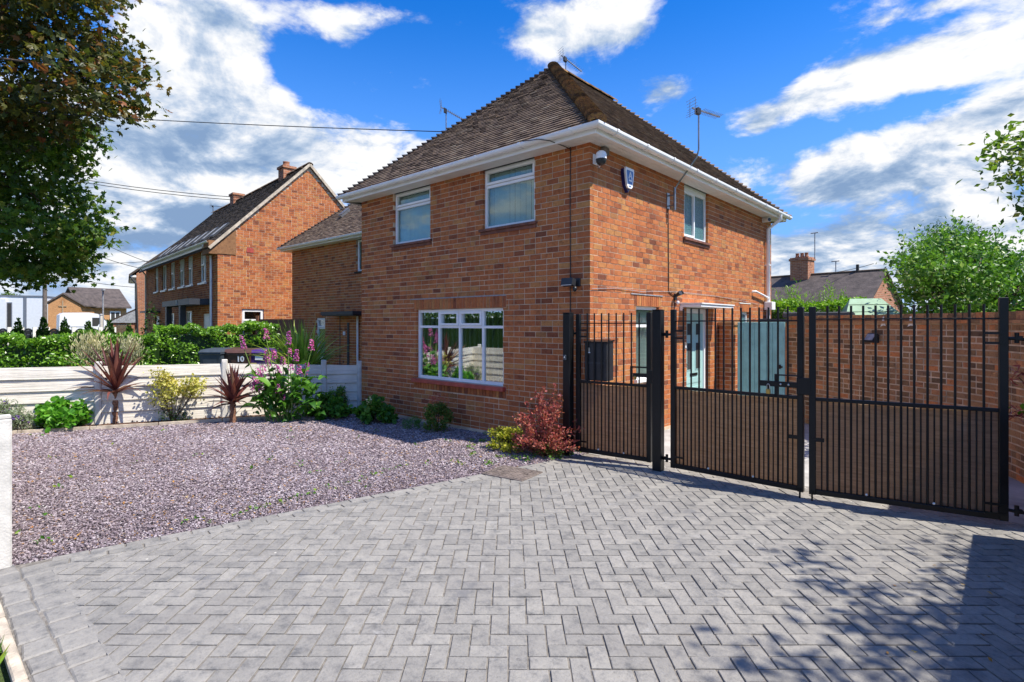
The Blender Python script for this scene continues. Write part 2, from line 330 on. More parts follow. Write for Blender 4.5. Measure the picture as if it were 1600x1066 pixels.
leaf_mat('stem_green', [(0, (.12, .22, .04)), (1, (.2, .3, .07))], trans=.05)
leaf_mat('conifer', [(0, (.02, .06, .012)), (.6, (.05, .13, .02)), (1, (.09, .19, .03))])

# ------------------------------------------------------------------ geometry helpers
class MB:
    """collects shapes into one mesh"""
    def __init__(s): s.v = []; s.f = []; s.mi = []; s.sm = []
    def add(s, vs, fs, mi=0, smooth=False):
        b = len(s.v); s.v.extend([tuple(map(float, p)) for p in vs])
        for f in fs: s.f.append(tuple(b+i for i in f)); s.mi.append(mi); s.sm.append(smooth)
        return s
    def box(s, x0, x1, y0, y1, z0, z1, mi=0):
        return s.add([(x0, y0, z0), (x1, y0, z0), (x1, y1, z0), (x0, y1, z0), (x0, y0, z1), (x1, y0, z1), (x1, y1, z1), (x0, y1, z1)],
                     [(0, 3, 2, 1), (4, 5, 6, 7), (0, 1, 5, 4), (1, 2, 6, 5), (2, 3, 7, 6), (3, 0, 4, 7)], mi)
    def bevbox(s, x0, x1, y0, y1, z0, z1, b=.006, mi=0):
        """box with chamfered edges"""
        vs = []
        for z, i in ((z0, b), (z0+b, 0), (z1-b, 0), (z1, b)):
            vs += [(x0+i, y0+b, z), (x0+b, y0+i, z), (x1-b, y0+i, z), (x1-i, y0+b, z), (x1-i, y1-b, z), (x1-b, y1-i, z), (x0+b, y1-i, z), (x0+i, y1-b, z)]
        fs = [tuple(range(7, -1, -1)), tuple(range(24, 32))]
        for k in range(3):
            for i in range(8): fs.append((k*8+i, k*8+(i+1) % 8, k*8+8+(i+1) % 8, k*8+8+i))
        return s.add(vs, fs, mi)
    def obox(s, c, ax, ay, az, mi=0):
        """box from a centre and three half axes"""
        c, ax, ay, az = map(lambda q: np.asarray(q, float), (c, ax, ay, az))
        vs = [c+i*ax+j*ay+k*az for k in (-1, 1) for i, j in ((-1, -1), (1, -1), (1, 1), (-1, 1))]
        return s.add(vs, [(0, 3, 2, 1), (4, 5, 6, 7), (0, 1, 5, 4), (1, 2, 6, 5), (2, 3, 7, 6), (3, 0, 4, 7)], mi)
    def bar(s, p, q, w, h=None, mi=0):
        p, q = np.asarray(p, float), np.asarray(q, float); d = (q-p)/2; L = np.linalg.norm(d)
        u = np.array([0, 0, 1.0]) if abs(d[2]) < .95*L else np.array([1.0, 0, 0])
        a = np.cross(d, u); a /= np.linalg.norm(a); b = np.cross(a, d); b /= np.linalg.norm(b)
        return s.obox((p+q)/2, d, a*w/2, b*(h or w)/2, mi)
    def tube(s, pts, r0, r1=None, n=8, mi=0, caps=True):
        pts = [np.asarray(p, float) for p in pts]; r1 = r0 if r1 is None else r1; N = len(pts); vs = []
        d = pts[1]-pts[0]; u = np.array([0, 0, 1.0]) if abs(d[2]) < .9*np.linalg.norm(d) else np.array([1.0, 0, 0])
        for i, p in enumerate(pts):
            d = pts[min(i+1, N-1)]-pts[max(i-1, 0)]; d = d/np.linalg.norm(d)
            a = np.cross(d, u); a /= max(np.linalg.norm(a), 1e-6); b = np.cross(a, d); u = b
            r = r0+(r1-r0)*i/max(N-1, 1) if not isinstance(r0, (list, tuple)) else r0[i]
            vs += [p+r*(math.cos(k*2*math.pi/n)*a+math.sin(k*2*math.pi/n)*b) for k in range(n)]
        fs = [(i*n+k, i*n+(k+1) % n, (i+1)*n+(k+1) % n, (i+1)*n+k) for i in range(N-1) for k in range(n)]
        s.add(vs, fs, mi, True)
        if caps: s.add(vs[:n], [tuple(range(n))], mi); s.add(vs[-n:], [tuple(range(n-1, -1, -1))], mi)
        return s
    def prism(s, poly, z0, z1, mi=0):
        n = len(poly); vs = [(x, y, z0) for x, y in poly]+[(x, y, z1) for x, y in poly]
        return s.add(vs, [tuple(range(n-1, -1, -1)), tuple(range(n, 2*n))]+[(i, (i+1) % n, n+(i+1) % n, n+i) for i in range(n)], mi)
    def ext(s, poly3, d, mi=0):
        """extrude a planar 3-D polygon along d"""
        n = len(poly3); d = np.asarray(d, float); vs = [np.asarray(p, float) for p in poly3]; vs = vs+[p+d for p in vs]
        return s.add(vs, [tuple(range(n-1, -1, -1)), tuple(range(n, 2*n))]+[(i, (i+1) % n, n+(i+1) % n, n+i) for i in range(n)], mi)
    def lathe(s, prof, c=(0, 0, 0), n=12, mi=0):
        vs = [(c[0]+r*math.cos(k*2*math.pi/n), c[1]+r*math.sin(k*2*math.pi/n), c[2]+z) for r, z in prof for k in range(n)]
        fs = [(i*n+k, i*n+(k+1) % n, (i+1)*n+(k+1) % n, (i+1)*n+k) for i in range(len(prof)-1) for k in range(n)]
        return s.add(vs, fs, mi, True)
    def mesh(s, name, mats):
        me = bpy.data.meshes.new(name); me.from_pydata(s.v, [], s.f)
        for m in (mats if isinstance(mats, (list, tuple)) else [mats]): me.materials.append(MATS[m])
        me.polygons.foreach_set('material_index', s.mi); me.polygons.foreach_set('use_smooth', s.sm); me.update()
        return me
    def build(s, name, mats, parent=None, **kw): return obj(name, s.mesh(name, mats), parent, **kw)

def obj(name, me, parent=None, loc=None, mat=None, kind=None, label=None):
    o = bpy.data.objects.new(name, me); COL.objects.link(o)
    if parent is not None: o.parent = parent
    if mat is not None: o.matrix_basis = mat
    elif loc is not None: o.location = loc
    if kind: o['kind'] = kind
    if label: o['label'] = label
    return o
def tag(o, label, cat, group=None):
    o['label'] = label; o['category'] = cat
    if group: o['group'] = group
    return o
def thing(name, label, cat, loc=(0, 0, 0), rz=0.0, group=None):
    o = bpy.data.objects.new(name, None); COL.objects.link(o); o.location = tuple(map(float, loc)); o.rotation_euler = (0, 0, rz)
    o.empty_display_size = .2
    return tag(o, label, cat, group)
def struct(name, mb, mats): return mb.build(name, mats, kind='structure')
def np_mesh(name, V, Fa, mat, smooth=False):
    """mesh from numpy arrays, every face with the same corner count"""
    me = bpy.data.meshes.new(name); k = Fa.shape[1]
    me.vertices.add(len(V)); me.vertices.foreach_set('co', np.ascontiguousarray(V, np.float32).ravel())
    me.loops.add(Fa.size); me.loops.foreach_set('vertex_index', np.ascontiguousarray(Fa, np.int32).ravel())
    me.polygons.add(len(Fa)); me.polygons.foreach_set('loop_start', np.arange(0, Fa.size, k, dtype=np.int32))
    me.polygons.foreach_set('use_smooth', np.full(len(Fa), smooth))
    me.materials.append(MATS[mat]); me.update(calc_edges=True); me.validate(); return me
def rand_rot(n, up=None, spread=1.0):
    """n random frames (n,3,3); with up, the leaf normals lean that way"""
    nz = NR.normal(size=(n, 3))*spread
    if up is not None: nz = nz+up
    nz /= np.linalg.norm(nz, axis=1)[:, None]+1e-9
    a = NR.normal(size=(n, 3)); a -= (a*nz).sum(1)[:, None]*nz; a /= np.linalg.norm(a, axis=1)[:, None]+1e-9
    return np.stack([a, np.cross(nz, a), nz], axis=2)
LEAF = {
 'oval': (np.array([(0, 0, 0), (.5, .30, .07), (1, 0, 0), (.5, -.30, .07)]), np.array([(0, 3, 2), (0, 2, 1)])),
 'round': (np.array([(0, 0, 0), (.35, .42, .06), (.85, .34, .04), (1.0, 0, 0), (.85, -.34, .04), (.35, -.42, .06)]), np.array([(0, 5, 4), (0, 4, 3), (0, 3, 2), (0, 2, 1)])),
 'thin': (np.array([(0, 0, 0), (.5, .11, .02), (1, 0, -.05), (.5, -.11, .02)]), np.array([(0, 3, 2), (0, 2, 1)])),
 'maple': (np.array([(0, 0, 0), (.18, .42, -.05), (.42, .24, .03), (.62, .50, -.06), (.66, .17, .04), (1.0, 0, -.04), (.66, -.17, .04), (.62, -.50, -.06), (.42, -.24, .03), (.18, -.42, -.05)]),
           np.array([(0, 2, 1), (0, 4, 2), (2, 4, 3), (0, 5, 4), (0, 6, 5), (0, 8, 6), (8, 7, 6), (0, 9, 8)])),
}
def leaf_arrays(P, size, shape='oval', up=(0, 0, .7), spread=1.0, vary=.35, dirs=None):
    T, Fc = LEAF[shape]; n = len(P); P = np.asarray(P, float)
    M = rand_rot(n, None if up is None else np.asarray(up, float), spread)
    if dirs is not None:     # leaf axis follows a given direction
        a = dirs+NR.normal(size=(n, 3))*.25; a /= np.linalg.norm(a, axis=1)[:, None]
        b = np.cross(NR.normal(size=(n, 3))*.4+np.array([0, 0, 1.0]), a); b /= np.linalg.norm(b, axis=1)[:, None]+1e-9
        M = np.stack([a, b, np.cross(a, b)], axis=2)
    s = size*(1+vary*(NR.random(n)*2-1))
    V = np.einsum('nij,kj->nki', M, T)*s[:, None, None]+P[:, None, :]
    Fa = (Fc[None]+(np.arange(n)*len(T))[:, None, None]).reshape(-1, 3)
    return V.reshape(-1, 3), Fa
def leaves(name, P, size, mat, parent, shape='oval', kind='stuff', base=None, **kw):
    P = np.asarray(P, float)
    if base is not None: P = P-np.asarray(base, float)
    V, Fa = leaf_arrays(P, size, shape, **kw)
    return obj(name, np_mesh(name, V, Fa, mat), parent, kind=kind)
def in_poly(x, y, poly):
    c = False; j = len(poly)-1
    for i in range(len(poly)):
        xi, yi = poly[i]; xj, yj = poly[j]
        if (yi > y) != (yj > y) and x < (xj-xi)*(y-yi)/(yj-yi)+xi: c = not c
        j = i
    return c
def poly_dist(x, y, poly):
    best = 1e9
    for i in range(len(poly)):
        (x1, y1), (x2, y2) = poly[i-1], poly[i]; dx, dy = x2-x1, y2-y1; L = dx*dx+dy*dy or 1
        t = max(0, min(1, ((x-x1)*dx+(y-y1)*dy)/L)); best = min(best, math.hypot(x-x1-t*dx, y-y1-t*dy))
    return best
def clip_poly(poly, a, b):
    """keep the part of a 2-D polygon on the left of a->b"""
    out = []; n = len(poly)
    def sd(p): return (b[0]-a[0])*(p[1]-a[1])-(b[1]-a[1])*(p[0]-a[0])
    for i in range(n):
        p, q = poly[i], poly[(i+1) % n]; sp, sq = sd(p), sd(q)
        if sp >= 0: out.append(p)
        if (sp > 0) != (sq > 0) and sp != sq:
            t = sp/(sp-sq); out.append((p[0]+(q[0]-p[0])*t, p[1]+(q[1]-p[1])*t))
    return out
def area2(poly): return abs(sum(poly[i-1][0]*poly[i][1]-poly[i][0]*poly[i-1][1] for i in range(len(poly))))/2

# ------------------------------------------------------------------ brick walls
COURSE, BL, JT = .0865, .225, .010
def rect_sub(rects, o):
    out = []
    for a0, a1, b0, b1 in rects:
        o0, o1, p0, p1 = max(a0, o[0]), min(a1, o[1]), max(b0, o[2]), min(b1, o[3])
        if o0 >= o1 or p0 >= p1: out.append((a0, a1, b0, b1)); continue
        if a0 < o0: out.append((a0, o0, b0, b1))
        if o1 < a1: out.append((o1, a1, b0, b1))
        if b0 < p0: out.append((o0, o1, b0, p0))
        if p1 < b1: out.append((o0, o1, p1, b1))
    return [r for r in out if r[1]-r[0] > .014 and r[3]-r[2] > .012]
BRICK_MESH = {}
def brick_mesh(mat, k):
    key = (mat, k)
    if key not in BRICK_MESH:
        r = random.Random(k*13+5); j = lambda a: r.uniform(-a, a)
        L, H, dp = BL-JT, COURSE-JT, .09
        if mat == 'old_brick': L, H = .225-.017, .084-.017
        f = [(-L/2+.002+abs(j(.003)), j(.0015), -H/2+.001+abs(j(.002))), (L/2-.002-abs(j(.003)), j(.0015), -H/2+.001+abs(j(.002))),
             (L/2-.002-abs(j(.003)), j(.0015), H/2-.001-abs(j(.002))), (-L/2+.002+abs(j(.003)), j(.0015), H/2-.001-abs(j(.002)))]
        b = [(-L/2, .004, -H/2), (L/2, .004, -H/2), (L/2, .004, H/2), (-L/2, .004, H/2)]
        e = [(x, dp, z) for x, y, z in b]
        mb = MB().add(f+b+e, [(0, 1, 2, 3)]+[(4+i, 4+(i+1) % 4, (i+1) % 4, i) for i in range(4)]+[(8+i, 8+(i+1) % 4, 4+(i+1) % 4, 4+i) for i in range(4)])
        BRICK_MESH[key] = mb.mesh('brick', mat)
    return BRICK_MESH[key]
class Wall:
    """a brick wall standing on origin o (root-local), running along the unit direction u, facing (u.y, -u.x)"""
    def __init__(s, root, o, ang, length, top, openings=(), start=0.0, mat='brick', mortar='mortar', base=0.0, head_rows=(), course=COURSE, bl=BL, thick=.2, mstart=None, seed=1, back=True, jt=JT):
        s.root, s.o, s.ang = root, np.asarray(o, float), ang; s.mat = mat; s.thick = thick
        s.u = np.array([math.cos(ang), math.sin(ang), 0]); s.n = np.array([s.u[1], -s.u[0], 0])
        JT = jt; s.jt = jt
        topf = top if callable(top) else (lambda q: top)
        rr = random.Random(seed); full = []; rest = []
        Lh = bl/2; maxtop = max(topf(q*length/40) for q in range(41))
        k = 0; z = base
        while z < maxtop-.02:
            z1 = z+course; q = start-(bl*rr.choice((.5, 1.0)) if rr.random() < .12 else (Lh if k % 2 else 0)); q = min(q, start)
            while q < length:
                ln = bl if rr.random() > .10 else Lh
                a0, a1 = max(q, start), min(q+ln, length); q += ln
                if length-a1 < .06: a1 = q = length
                if a1-a0 < .03: continue
                zt = min(topf(a0), topf(a1)); rb = (a0+JT/2 if a0 > start else a0, a1-JT/2 if a1 < length else a1, z+JT/2, min(z1-JT/2, zt))
                if rb[3]-rb[2] < .02: continue
                rs = [rb]
                for op in list(openings)+list(head_rows): rs = rect_sub(rs, op)
                for r in rs:
                    if abs(r[1]-r[0]-(bl-JT)) < .001 and abs(r[3]-r[2]-(course-JT)) < .001: full.append(r)
                    else: rest.append(r)
            z = z1; k += 1
        s.full, s.rest = full, rest; s.openings = openings
        # mortar body, cut round the openings
        us = sorted({start if mstart is None else mstart, length-.004} | {x for op in openings for x in (op[0]-.004, op[1]+.004)} | ({length*i/24 for i in range(1, 24)} if callable(top) else set()))
        zs = sorted({base} | {x for op in openings for x in (op[2]-.004, op[3]+.004) if x < maxtop} | {maxtop})
        mb = MB(); t0, t1 = -.005, -thick
        def put(a0, a1, b0, b1, c0=None, c1=None):
            vs = [s.P(a0, b0, t0), s.P(a1, b0, t0), s.P(a1, b1 if c1 is None else c1, t0), s.P(a0, b1 if c0 is None else c0, t0),
                  s.P(a0, b0, t1), s.P(a1, b0, t1), s.P(a1, b1 if c1 is None else c1, t1), s.P(a0, b1 if c0 is None else c0, t1)]
            mb.add(vs, [(0, 1, 2, 3), (5, 4, 7, 6), (1, 0, 4, 5), (2, 1, 5, 6), (3, 2, 6, 7), (0, 3, 7, 4)])
        for a0, a1 in zip(us, us[1:]):
            if a1-a0 < 1e-4: continue
            # merge vertically contiguous solid cells into one box
            run = None
            for b0, b1 in zip(zs, zs[1:]):
                if b1-b0 < 1e-4: continue
                um, zm = (a0+a1)/2, (b0+b1)/2
                hole = any(op[0]-.004 < um < op[1]+.004 and op[2]-.004 < zm < op[3]+.004 for op in openings)
                if hole:
                    if run: put(a0, a1, *run); run = None
                else: run = (run[0], b1) if run else (b0, b1)
            if run:
                if callable(top): put(a0, a1, run[0], run[1], min(run[1], topf(a0)-.004), min(run[1], topf(a1)-.004))
                else: put(a0, a1, *run)
        s.obj = mb.build('wall', mortar, root)
    def P(s, a, z, n=0.0): return s.o+s.u*a+s.n*n+np.array([0, 0, z])
    def rects_to(s, mb, rects, depth=.09, proud=0.0, jig=.0015):
        for a0, a1, b0, b1 in rects:
            n0 = proud+rnd.uniform(-jig, jig); e = min(.003, (a1-a0)*.1)
            f = [s.P(a0+e*rnd.random(), b0+.001, n0), s.P(a1-e*rnd.random(), b0+.001, n0+rnd.uniform(-jig, jig)), s.P(a1-e*rnd.random(), b1-.001, n0), s.P(a0+e*rnd.random(), b1-.001, n0)]
            g = [s.P(a0, b0, -depth), s.P(a1, b0, -depth), s.P(a1, b1, -depth), s.P(a0, b1, -depth)]
            mb.add(f+g, [(0, 1, 2, 3), (4, 5, 1, 0), (5, 6, 2, 1), (6, 7, 3, 2), (7, 4, 0, 3)])
    def cand(s):
        """(screen size, wall, rect) of each whole brick, to pick the largest ones"""
        out = []; rm = Matrix.Translation(s.root.location) @ Matrix.Rotation(s.root.rotation_euler[2], 4, 'Z')
        nn = np.array(rm.to_3x3() @ Vector(s.n))
        for r in s.full:
            p = np.array(rm @ Vector(s.P((r[0]+r[1])/2, (r[2]+r[3])/2))); d = CAM-p; L = np.linalg.norm(d); px, py, Z = PX(p)
            if Z > .5 and -20 < px < 1620 and 0 < py < 1080: out.append((abs(d@nn)/L/Z**2, s, r))
        return out
    def single(s, r):
        m = Matrix.Translation(Vector(s.P((r[0]+r[1])/2, (r[2]+r[3])/2, rnd.uniform(-.0012, .0018)))) @ Matrix.Rotation(s.ang, 4, 'Z')
        obj('brick', brick_mesh(s.mat, rnd.randrange(7)), s.obj, mat=m)
def lay_bricks(walls, n_single):
    c = sorted([q for w in walls for q in w.cand()], key=lambda q: -q[0])[:n_single]; ids = {(id(w), r) for _, w, r in c}
    for w in walls:
        mb = MB(); w.rects_to(mb, [r for r in w.full if (id(w), r) not in ids]+w.rest)
        if mb.f: mb.build('bricks', w.mat, w.obj, kind='stuff')
    for _, w, r in c: w.single(r)
def soldiers(wall, a0, a1, z0, z1, w=.075, proud=.002):
    """a row of bricks on end"""
    n = max(1, round((a1-a0)/w)); st = (a1-a0)/n
    for i in range(n):
        mb = MB(); wall.rects_to(mb, [(a0+i*st+.004, a0+(i+1)*st-.004, z0+.004, z1-.004)], proud=proud); mb.build('brick', wall.mat, wall.obj)

# ------------------------------------------------------------------ windows
def window(root, wall, a0, a1, z0, z1, mull=(), trans=(), fw=.05, sash=(), setback=.055, glass='glass', blinds=None, frame='white_upvc', sill=None, room=True, name='window', sash_open=None):
    """frame with mullions (u) and transoms: (z, from, to); panes, blinds and a dark room behind"""
    P = wall.P; n0, n1 = -setback, -setback-.06; mb = MB()
    def fbox(b0, b1, c0, c1, na, nb, m=mb): m.obox((P(b0, c0, na)+P(b1, c1, nb))/2, wall.u*(b1-b0)/2, wall.n*(na-nb)/2, np.array([0, 0, (c1-c0)/2]))
    fbox(a0, a0+fw, z0, z1, n0, n1); fbox(a1-fw, a1, z0, z1, n0, n1); fbox(a0+fw, a1-fw, z0, z0+fw, n0, n1); fbox(a0+fw, a1-fw, z1-fw, z1, n0, n1)
    for q in mull: fbox(q-fw*.45, q+fw*.45, z0+fw, z1-fw, n0-.003, n1+.003)
    for zt, b0, b1 in trans: fbox(b0, b1, zt-fw*.45, zt+fw*.45, n0-.006, n1+.006)
    for b0, b1, c0, c1 in sash:                         # opening lights: a second, prouder frame
        w = fw*.8
        fbox(b0, b0+w, c0, c1, n0+.016, n1+.01); fbox(b1-w, b1, c0, c1, n0+.016, n1+.01); fbox(b0+w, b1-w, c0, c0+w, n0+.016, n1+.01); fbox(b0+w, b1-w, c1-w, c1, n0+.016, n1+.01)
    win = mb.build(name, frame, root)
    us = [a0]+sorted(mull)+[a1]
    pane = MB(); fbox(a0+.02, a1-.02, z0+.02, z1-.02, n0-.028, n0-.036, pane)
    pane.build('pane', glass, win)
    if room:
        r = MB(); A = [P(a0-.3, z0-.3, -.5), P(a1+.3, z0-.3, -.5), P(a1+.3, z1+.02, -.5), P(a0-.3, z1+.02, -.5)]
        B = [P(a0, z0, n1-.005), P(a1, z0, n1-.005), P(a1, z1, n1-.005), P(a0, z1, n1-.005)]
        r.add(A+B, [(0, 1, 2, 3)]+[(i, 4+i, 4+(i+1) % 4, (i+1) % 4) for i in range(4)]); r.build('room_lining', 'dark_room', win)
    if blinds:
        sp, mt, wd, tilt = blinds; q = a0+fw+.01; k = 0
        while q < a1-fw:
            b = MB(); tl = tilt+rnd.uniform(-.12, .12); d = wall.u*math.cos(tl)+wall.n*math.sin(tl); e = np.cross(d, [0, 0, 1.0])
            cpt = (P(q, z0+fw*.6, n1-.05)+P(q, z1-fw, n1-.05))/2
            b.obox(cpt, d*wd/2, e*.0015, np.array([0, 0, (z1-z0-fw*1.8)/2])); b.build('blind_slat', mt, win); q += sp; k += 1
    if sill:
        zt, zb, over, pr, mt = sill; sb = MB(); fbox(a0-over, a1+over, zb, zt, pr, n0-.01, sb); sb.build('sill', mt, win)
    return win

# ------------------------------------------------------------------ roofs
TILE_W, TILE_G = .165, .100
def tile_mesh(mat, k):
    key = (mat, k)
    if key not in BRICK_MESH:
        r = random.Random(k+71); w, L, th = TILE_W-.004, TILE_G*1.5, .016; lift = .027+r.uniform(-.004, .005)
        z = lambda y: lift*(1-y/L)+.003
        c = r.uniform(-.0015, .0015)
        vs = [(-w/2, 0, z(0)-th), (w/2, 0, z(0)-th+c), (w/2, L, z(L)-th), (-w/2, L, z(L)-th), (-w/2, 0, z(0)), (w/2, 0, z(0)+c), (w/2, L, z(L)), (-w/2, L, z(L))]
        BRICK_MESH[key] = MB().add(vs, [(4, 5, 6, 7), (0, 1, 5, 4), (1, 2, 6, 5), (3, 0, 4, 7)]).mesh('roof_tile', mat)
    return BRICK_MESH[key]
def lay_tiles(deck, planes, n_single, mat='roof_tile', g=TILE_G, w=TILE_W):
    """planes: (origin, eave direction, up-slope direction, slope length, left limit(s), right limit(s)) in root-local space"""
    single = []; rest = []
    for pi, (o, e, sdir, Ls, uL, uR) in enumerate(planes):
        o, e, sdir = (np.asarray(q, float) for q in (o, e, sdir)); n = np.cross(e, sdir); k = 0; s = -.03
        while s < Ls-.03:
            lo, hi = uL(max(s, 0)+g*.5), uR(max(s, 0)+g*.5); q = math.floor(lo/w)*w+(w/2 if k % 2 else 0)
            while q-w/2 < hi:
                a0, a1 = max(q-w/2, lo), min(q+w/2, hi)
                if a1-a0 > .03:
                    c = o+e*(a0+a1)/2+sdir*s; px, py, Z = PX(c+np.array(deck.parent.location)); dv = CAM-c; dv = dv/np.linalg.norm(dv)
                    sc = abs(dv@n)/Z**2 if Z > 0 and n@dv > 0 and 0 < px < 1600 and 0 < py < 1066 else 0
                    (single if a1-a0 > w-.001 and n_single else rest).append((sc, c, e, sdir, n, a1-a0))
                q += w
            s += g; k += 1
    single.sort(key=lambda q: -q[0]); rest += single[n_single:]
    for sc, c, e, sd, n, ww in single[:n_single]:
        m = Matrix(((e[0], sd[0], n[0], c[0]), (e[1], sd[1], n[1], c[1]), (e[2], sd[2], n[2], c[2]), (0, 0, 0, 1)))
        obj('roof_tile', tile_mesh(mat, rnd.randrange(6)), deck, mat=m)
    mb = MB(); L, th = g*1.5, .016
    for sc, c, e, sd, n, ww in rest:
        lf = .027+rnd.uniform(-.005, .006); h = ww/2-.002
        v = [c-e*h+n*(lf+.003-th), c+e*h+n*(lf+.003-th), c+e*h+n*(lf+.003), c-e*h+n*(lf+.003), c-e*h+sd*L+n*.003, c+e*h+sd*L+n*.003]
        mb.add(v, [(0, 1, 2, 3), (3, 2, 5, 4), (0, 3, 4), (1, 5, 2)])
    mb.build('roof_tiles', mat, deck, kind='stuff')
def hip_tiles(deck, p, q, mat='mossy_hip', r=.10, step=.15, lip=1.22, tap=.78, name='hip_tile', ln=.21, lift=.025):
    p, q = np.asarray(p, float), np.asarray(q, float); d = q-p; L = np.linalg.norm(d); d /= L
    a = np.cross(d, [0, 0, 1.0]); a /= np.linalg.norm(a); n = np.cross(a, d); mb = MB(); K = 7
    for y, rr, up in ((0, r*lip, .03*(lip-1)/.16), (0.0, r*.92, -.02), (ln, r*tap, -.045 if tap < .9 else 0)):
        for k in range(K+1):
            t = math.pi*k/K; mb.v.append((rr*math.cos(t)*1.1, y, rr*math.sin(t)*.8+up-.03))
    for row in ((0, 2), (1, 0)):
        for k in range(K): mb.f.append((row[0]*(K+1)+k+1, row[0]*(K+1)+k, row[1]*(K+1)+k, row[1]*(K+1)+k+1)); mb.mi.append(0); mb.sm.append(row == (0, 2))
    me = mb.mesh(name, mat); s = -.03
    while s < L-.05:
        c = p+d*s+n*lift; j = rnd.uniform(-.03, .03); aa = a*math.cos(j)+n*math.sin(j); nn = np.cross(aa, d)
        m = Matrix(((aa[0], d[0], nn[0], c[0]), (aa[1], d[1], nn[1], c[1]), (aa[2], d[2], nn[2], c[2]), (0, 0, 0, 1)))
        obj(name, me, deck, mat=m); s += step*rnd.uniform(.96, 1.04)
def gutter(root, pts, z, r=.058, mat='white_upvc', bstep=.95):
    """half-round gutter along a polyline of (x, y) mitred points, plus its brackets and joints"""
    K = 8; prof = [(r*math.cos(math.pi+math.pi*k/K), r*math.sin(math.pi+math.pi*k/K)) for k in range(K+1)]
    prof = [(-r, .012)]+prof+[(r, .012)]; pi_ = [(x*.92, y*.92 if y < 0 else y) for x, y in prof[::-1]]; prof = prof+pi_
    pts = [np.asarray(p, float) for p in pts]; mb = MB(); n = len(prof); N = len(pts); vs = []
    for i, p in enumerate(pts):
        if i == 0 or i == N-1:
            d = pts[1]-pts[0] if i == 0 else pts[-1]-pts[-2]; d /= np.linalg.norm(d); o = np.array([d[1], -d[0]])
        else:
            d1 = pts[i]-pts[i-1]; d2 = pts[i+1]-pts[i]; d1 /= np.linalg.norm(d1); d2 /= np.linalg.norm(d2)
            o1, o2 = np.array([d1[1], -d1[0]]), np.array([d2[1], -d2[0]]); o = (o1+o2)/(1+o1@o2)
        vs += [(p[0]+o[0]*a, p[1]+o[1]*a, z+b) for a, b in prof]
    mb.add(vs, [(i*n+k, i*n+(k+1) % n, (i+1)*n+(k+1) % n, (i+1)*n+k) for i in range(N-1) for k in range(n)])
    mb.add(vs[:n], [tuple(range(n))]); mb.add(vs[-n:], [tuple(range(n-1, -1, -1))])
    g = mb.build('gutter', mat, root)
    for i in range(N-1):
        d = pts[i+1]-pts[i]; L = np.linalg.norm(d); d /= L; o = np.array([d[1], -d[0]]); q = .45
        while q < L-.1:
            b = MB(); wd = .022
            c = pts[i]+d*q; vs = []
            for sgn in (-wd, wd):
                for k in range(K+1):
                    t = math.pi+math.pi*k/K; a, h = (r+.011)*math.cos(t), (r+.011)*math.sin(t); pp = c+d*sgn+o*a; vs.append((pp[0], pp[1], z+h))
                pp = c+d*sgn+o*(r+.007); vs.append((pp[0], pp[1], z+.016)); pp = c+d*sgn+o*(r-.01); vs.append((pp[0], pp[1], z+.016))
            m = K+3; b.add(vs, [(k, k+1, m+k+1, m+k) for k in range(m-1)]); b.build('gutter_bracket', mat, g); q += bstep*rnd.uniform(.9, 1.1)
    return g

# ------------------------------------------------------------------ ground
def sheet(name, poly, z, mat, th=.02):
    return struct(name, MB().prism(poly, z-th, z), mat)
def gsheet(name, poly, z, mat): return struct(name, MB().add([(x, y, z) for x, y in poly], [tuple(range(len(poly)))]), mat)
gsheet('ground', [(-700, -700), (700, -700), (700, 700), (-700, 700)], -.06, 'grass')
gsheet('road', [(-120, -15.5), (120, -15.5), (120, -9.2), (-120, -9.2)], -.055+.004, 'asphalt')
gsheet('side_road', [(-52, -60), (-40, -60), (-33, 40), (-45, 40)], -.046, 'asphalt')
sheet('pavement', [(-60, -9.1), (60, -9.1), (60, -6.32), (-60, -6.32)], -.005, 'pavement_slab', .05)
EDGE0, EDGE1 = np.array([-1.24, -6.20]), np.array([-.06, -.40])      # edge between gravel and paving
FL = [np.array(p) for p in ((-9.25, -6.75), (-7.97, -4.20), (-7.09, -2.33), (-6.33, -.62), (-6.03, .06))]      # fence posts
fn = np.array([.906, -.423])
BED = [p+fn*.50 for p in FL[:3]]+[FL[3]+fn*.50, np.array([-5.72, -.30])]
gsheet('garden_bed', [tuple(p) for p in FL]+[tuple(p) for p in BED[::-1]], .012, 'mulch')
gravel_poly = [tuple(p) for p in BED]+[(-5.86, 0.0), (0, 0), (-.02, -.36), tuple(EDGE1), tuple(EDGE0), (-8.6, -6.20)]
gsheet('gravel_base', gravel_poly, -.022, 'slate_bed')
gsheet('yard', [(0, -.05), (4.9, -.05), (4.9, 5.4), (0, 9.5)], -.004, 'yard_concrete')

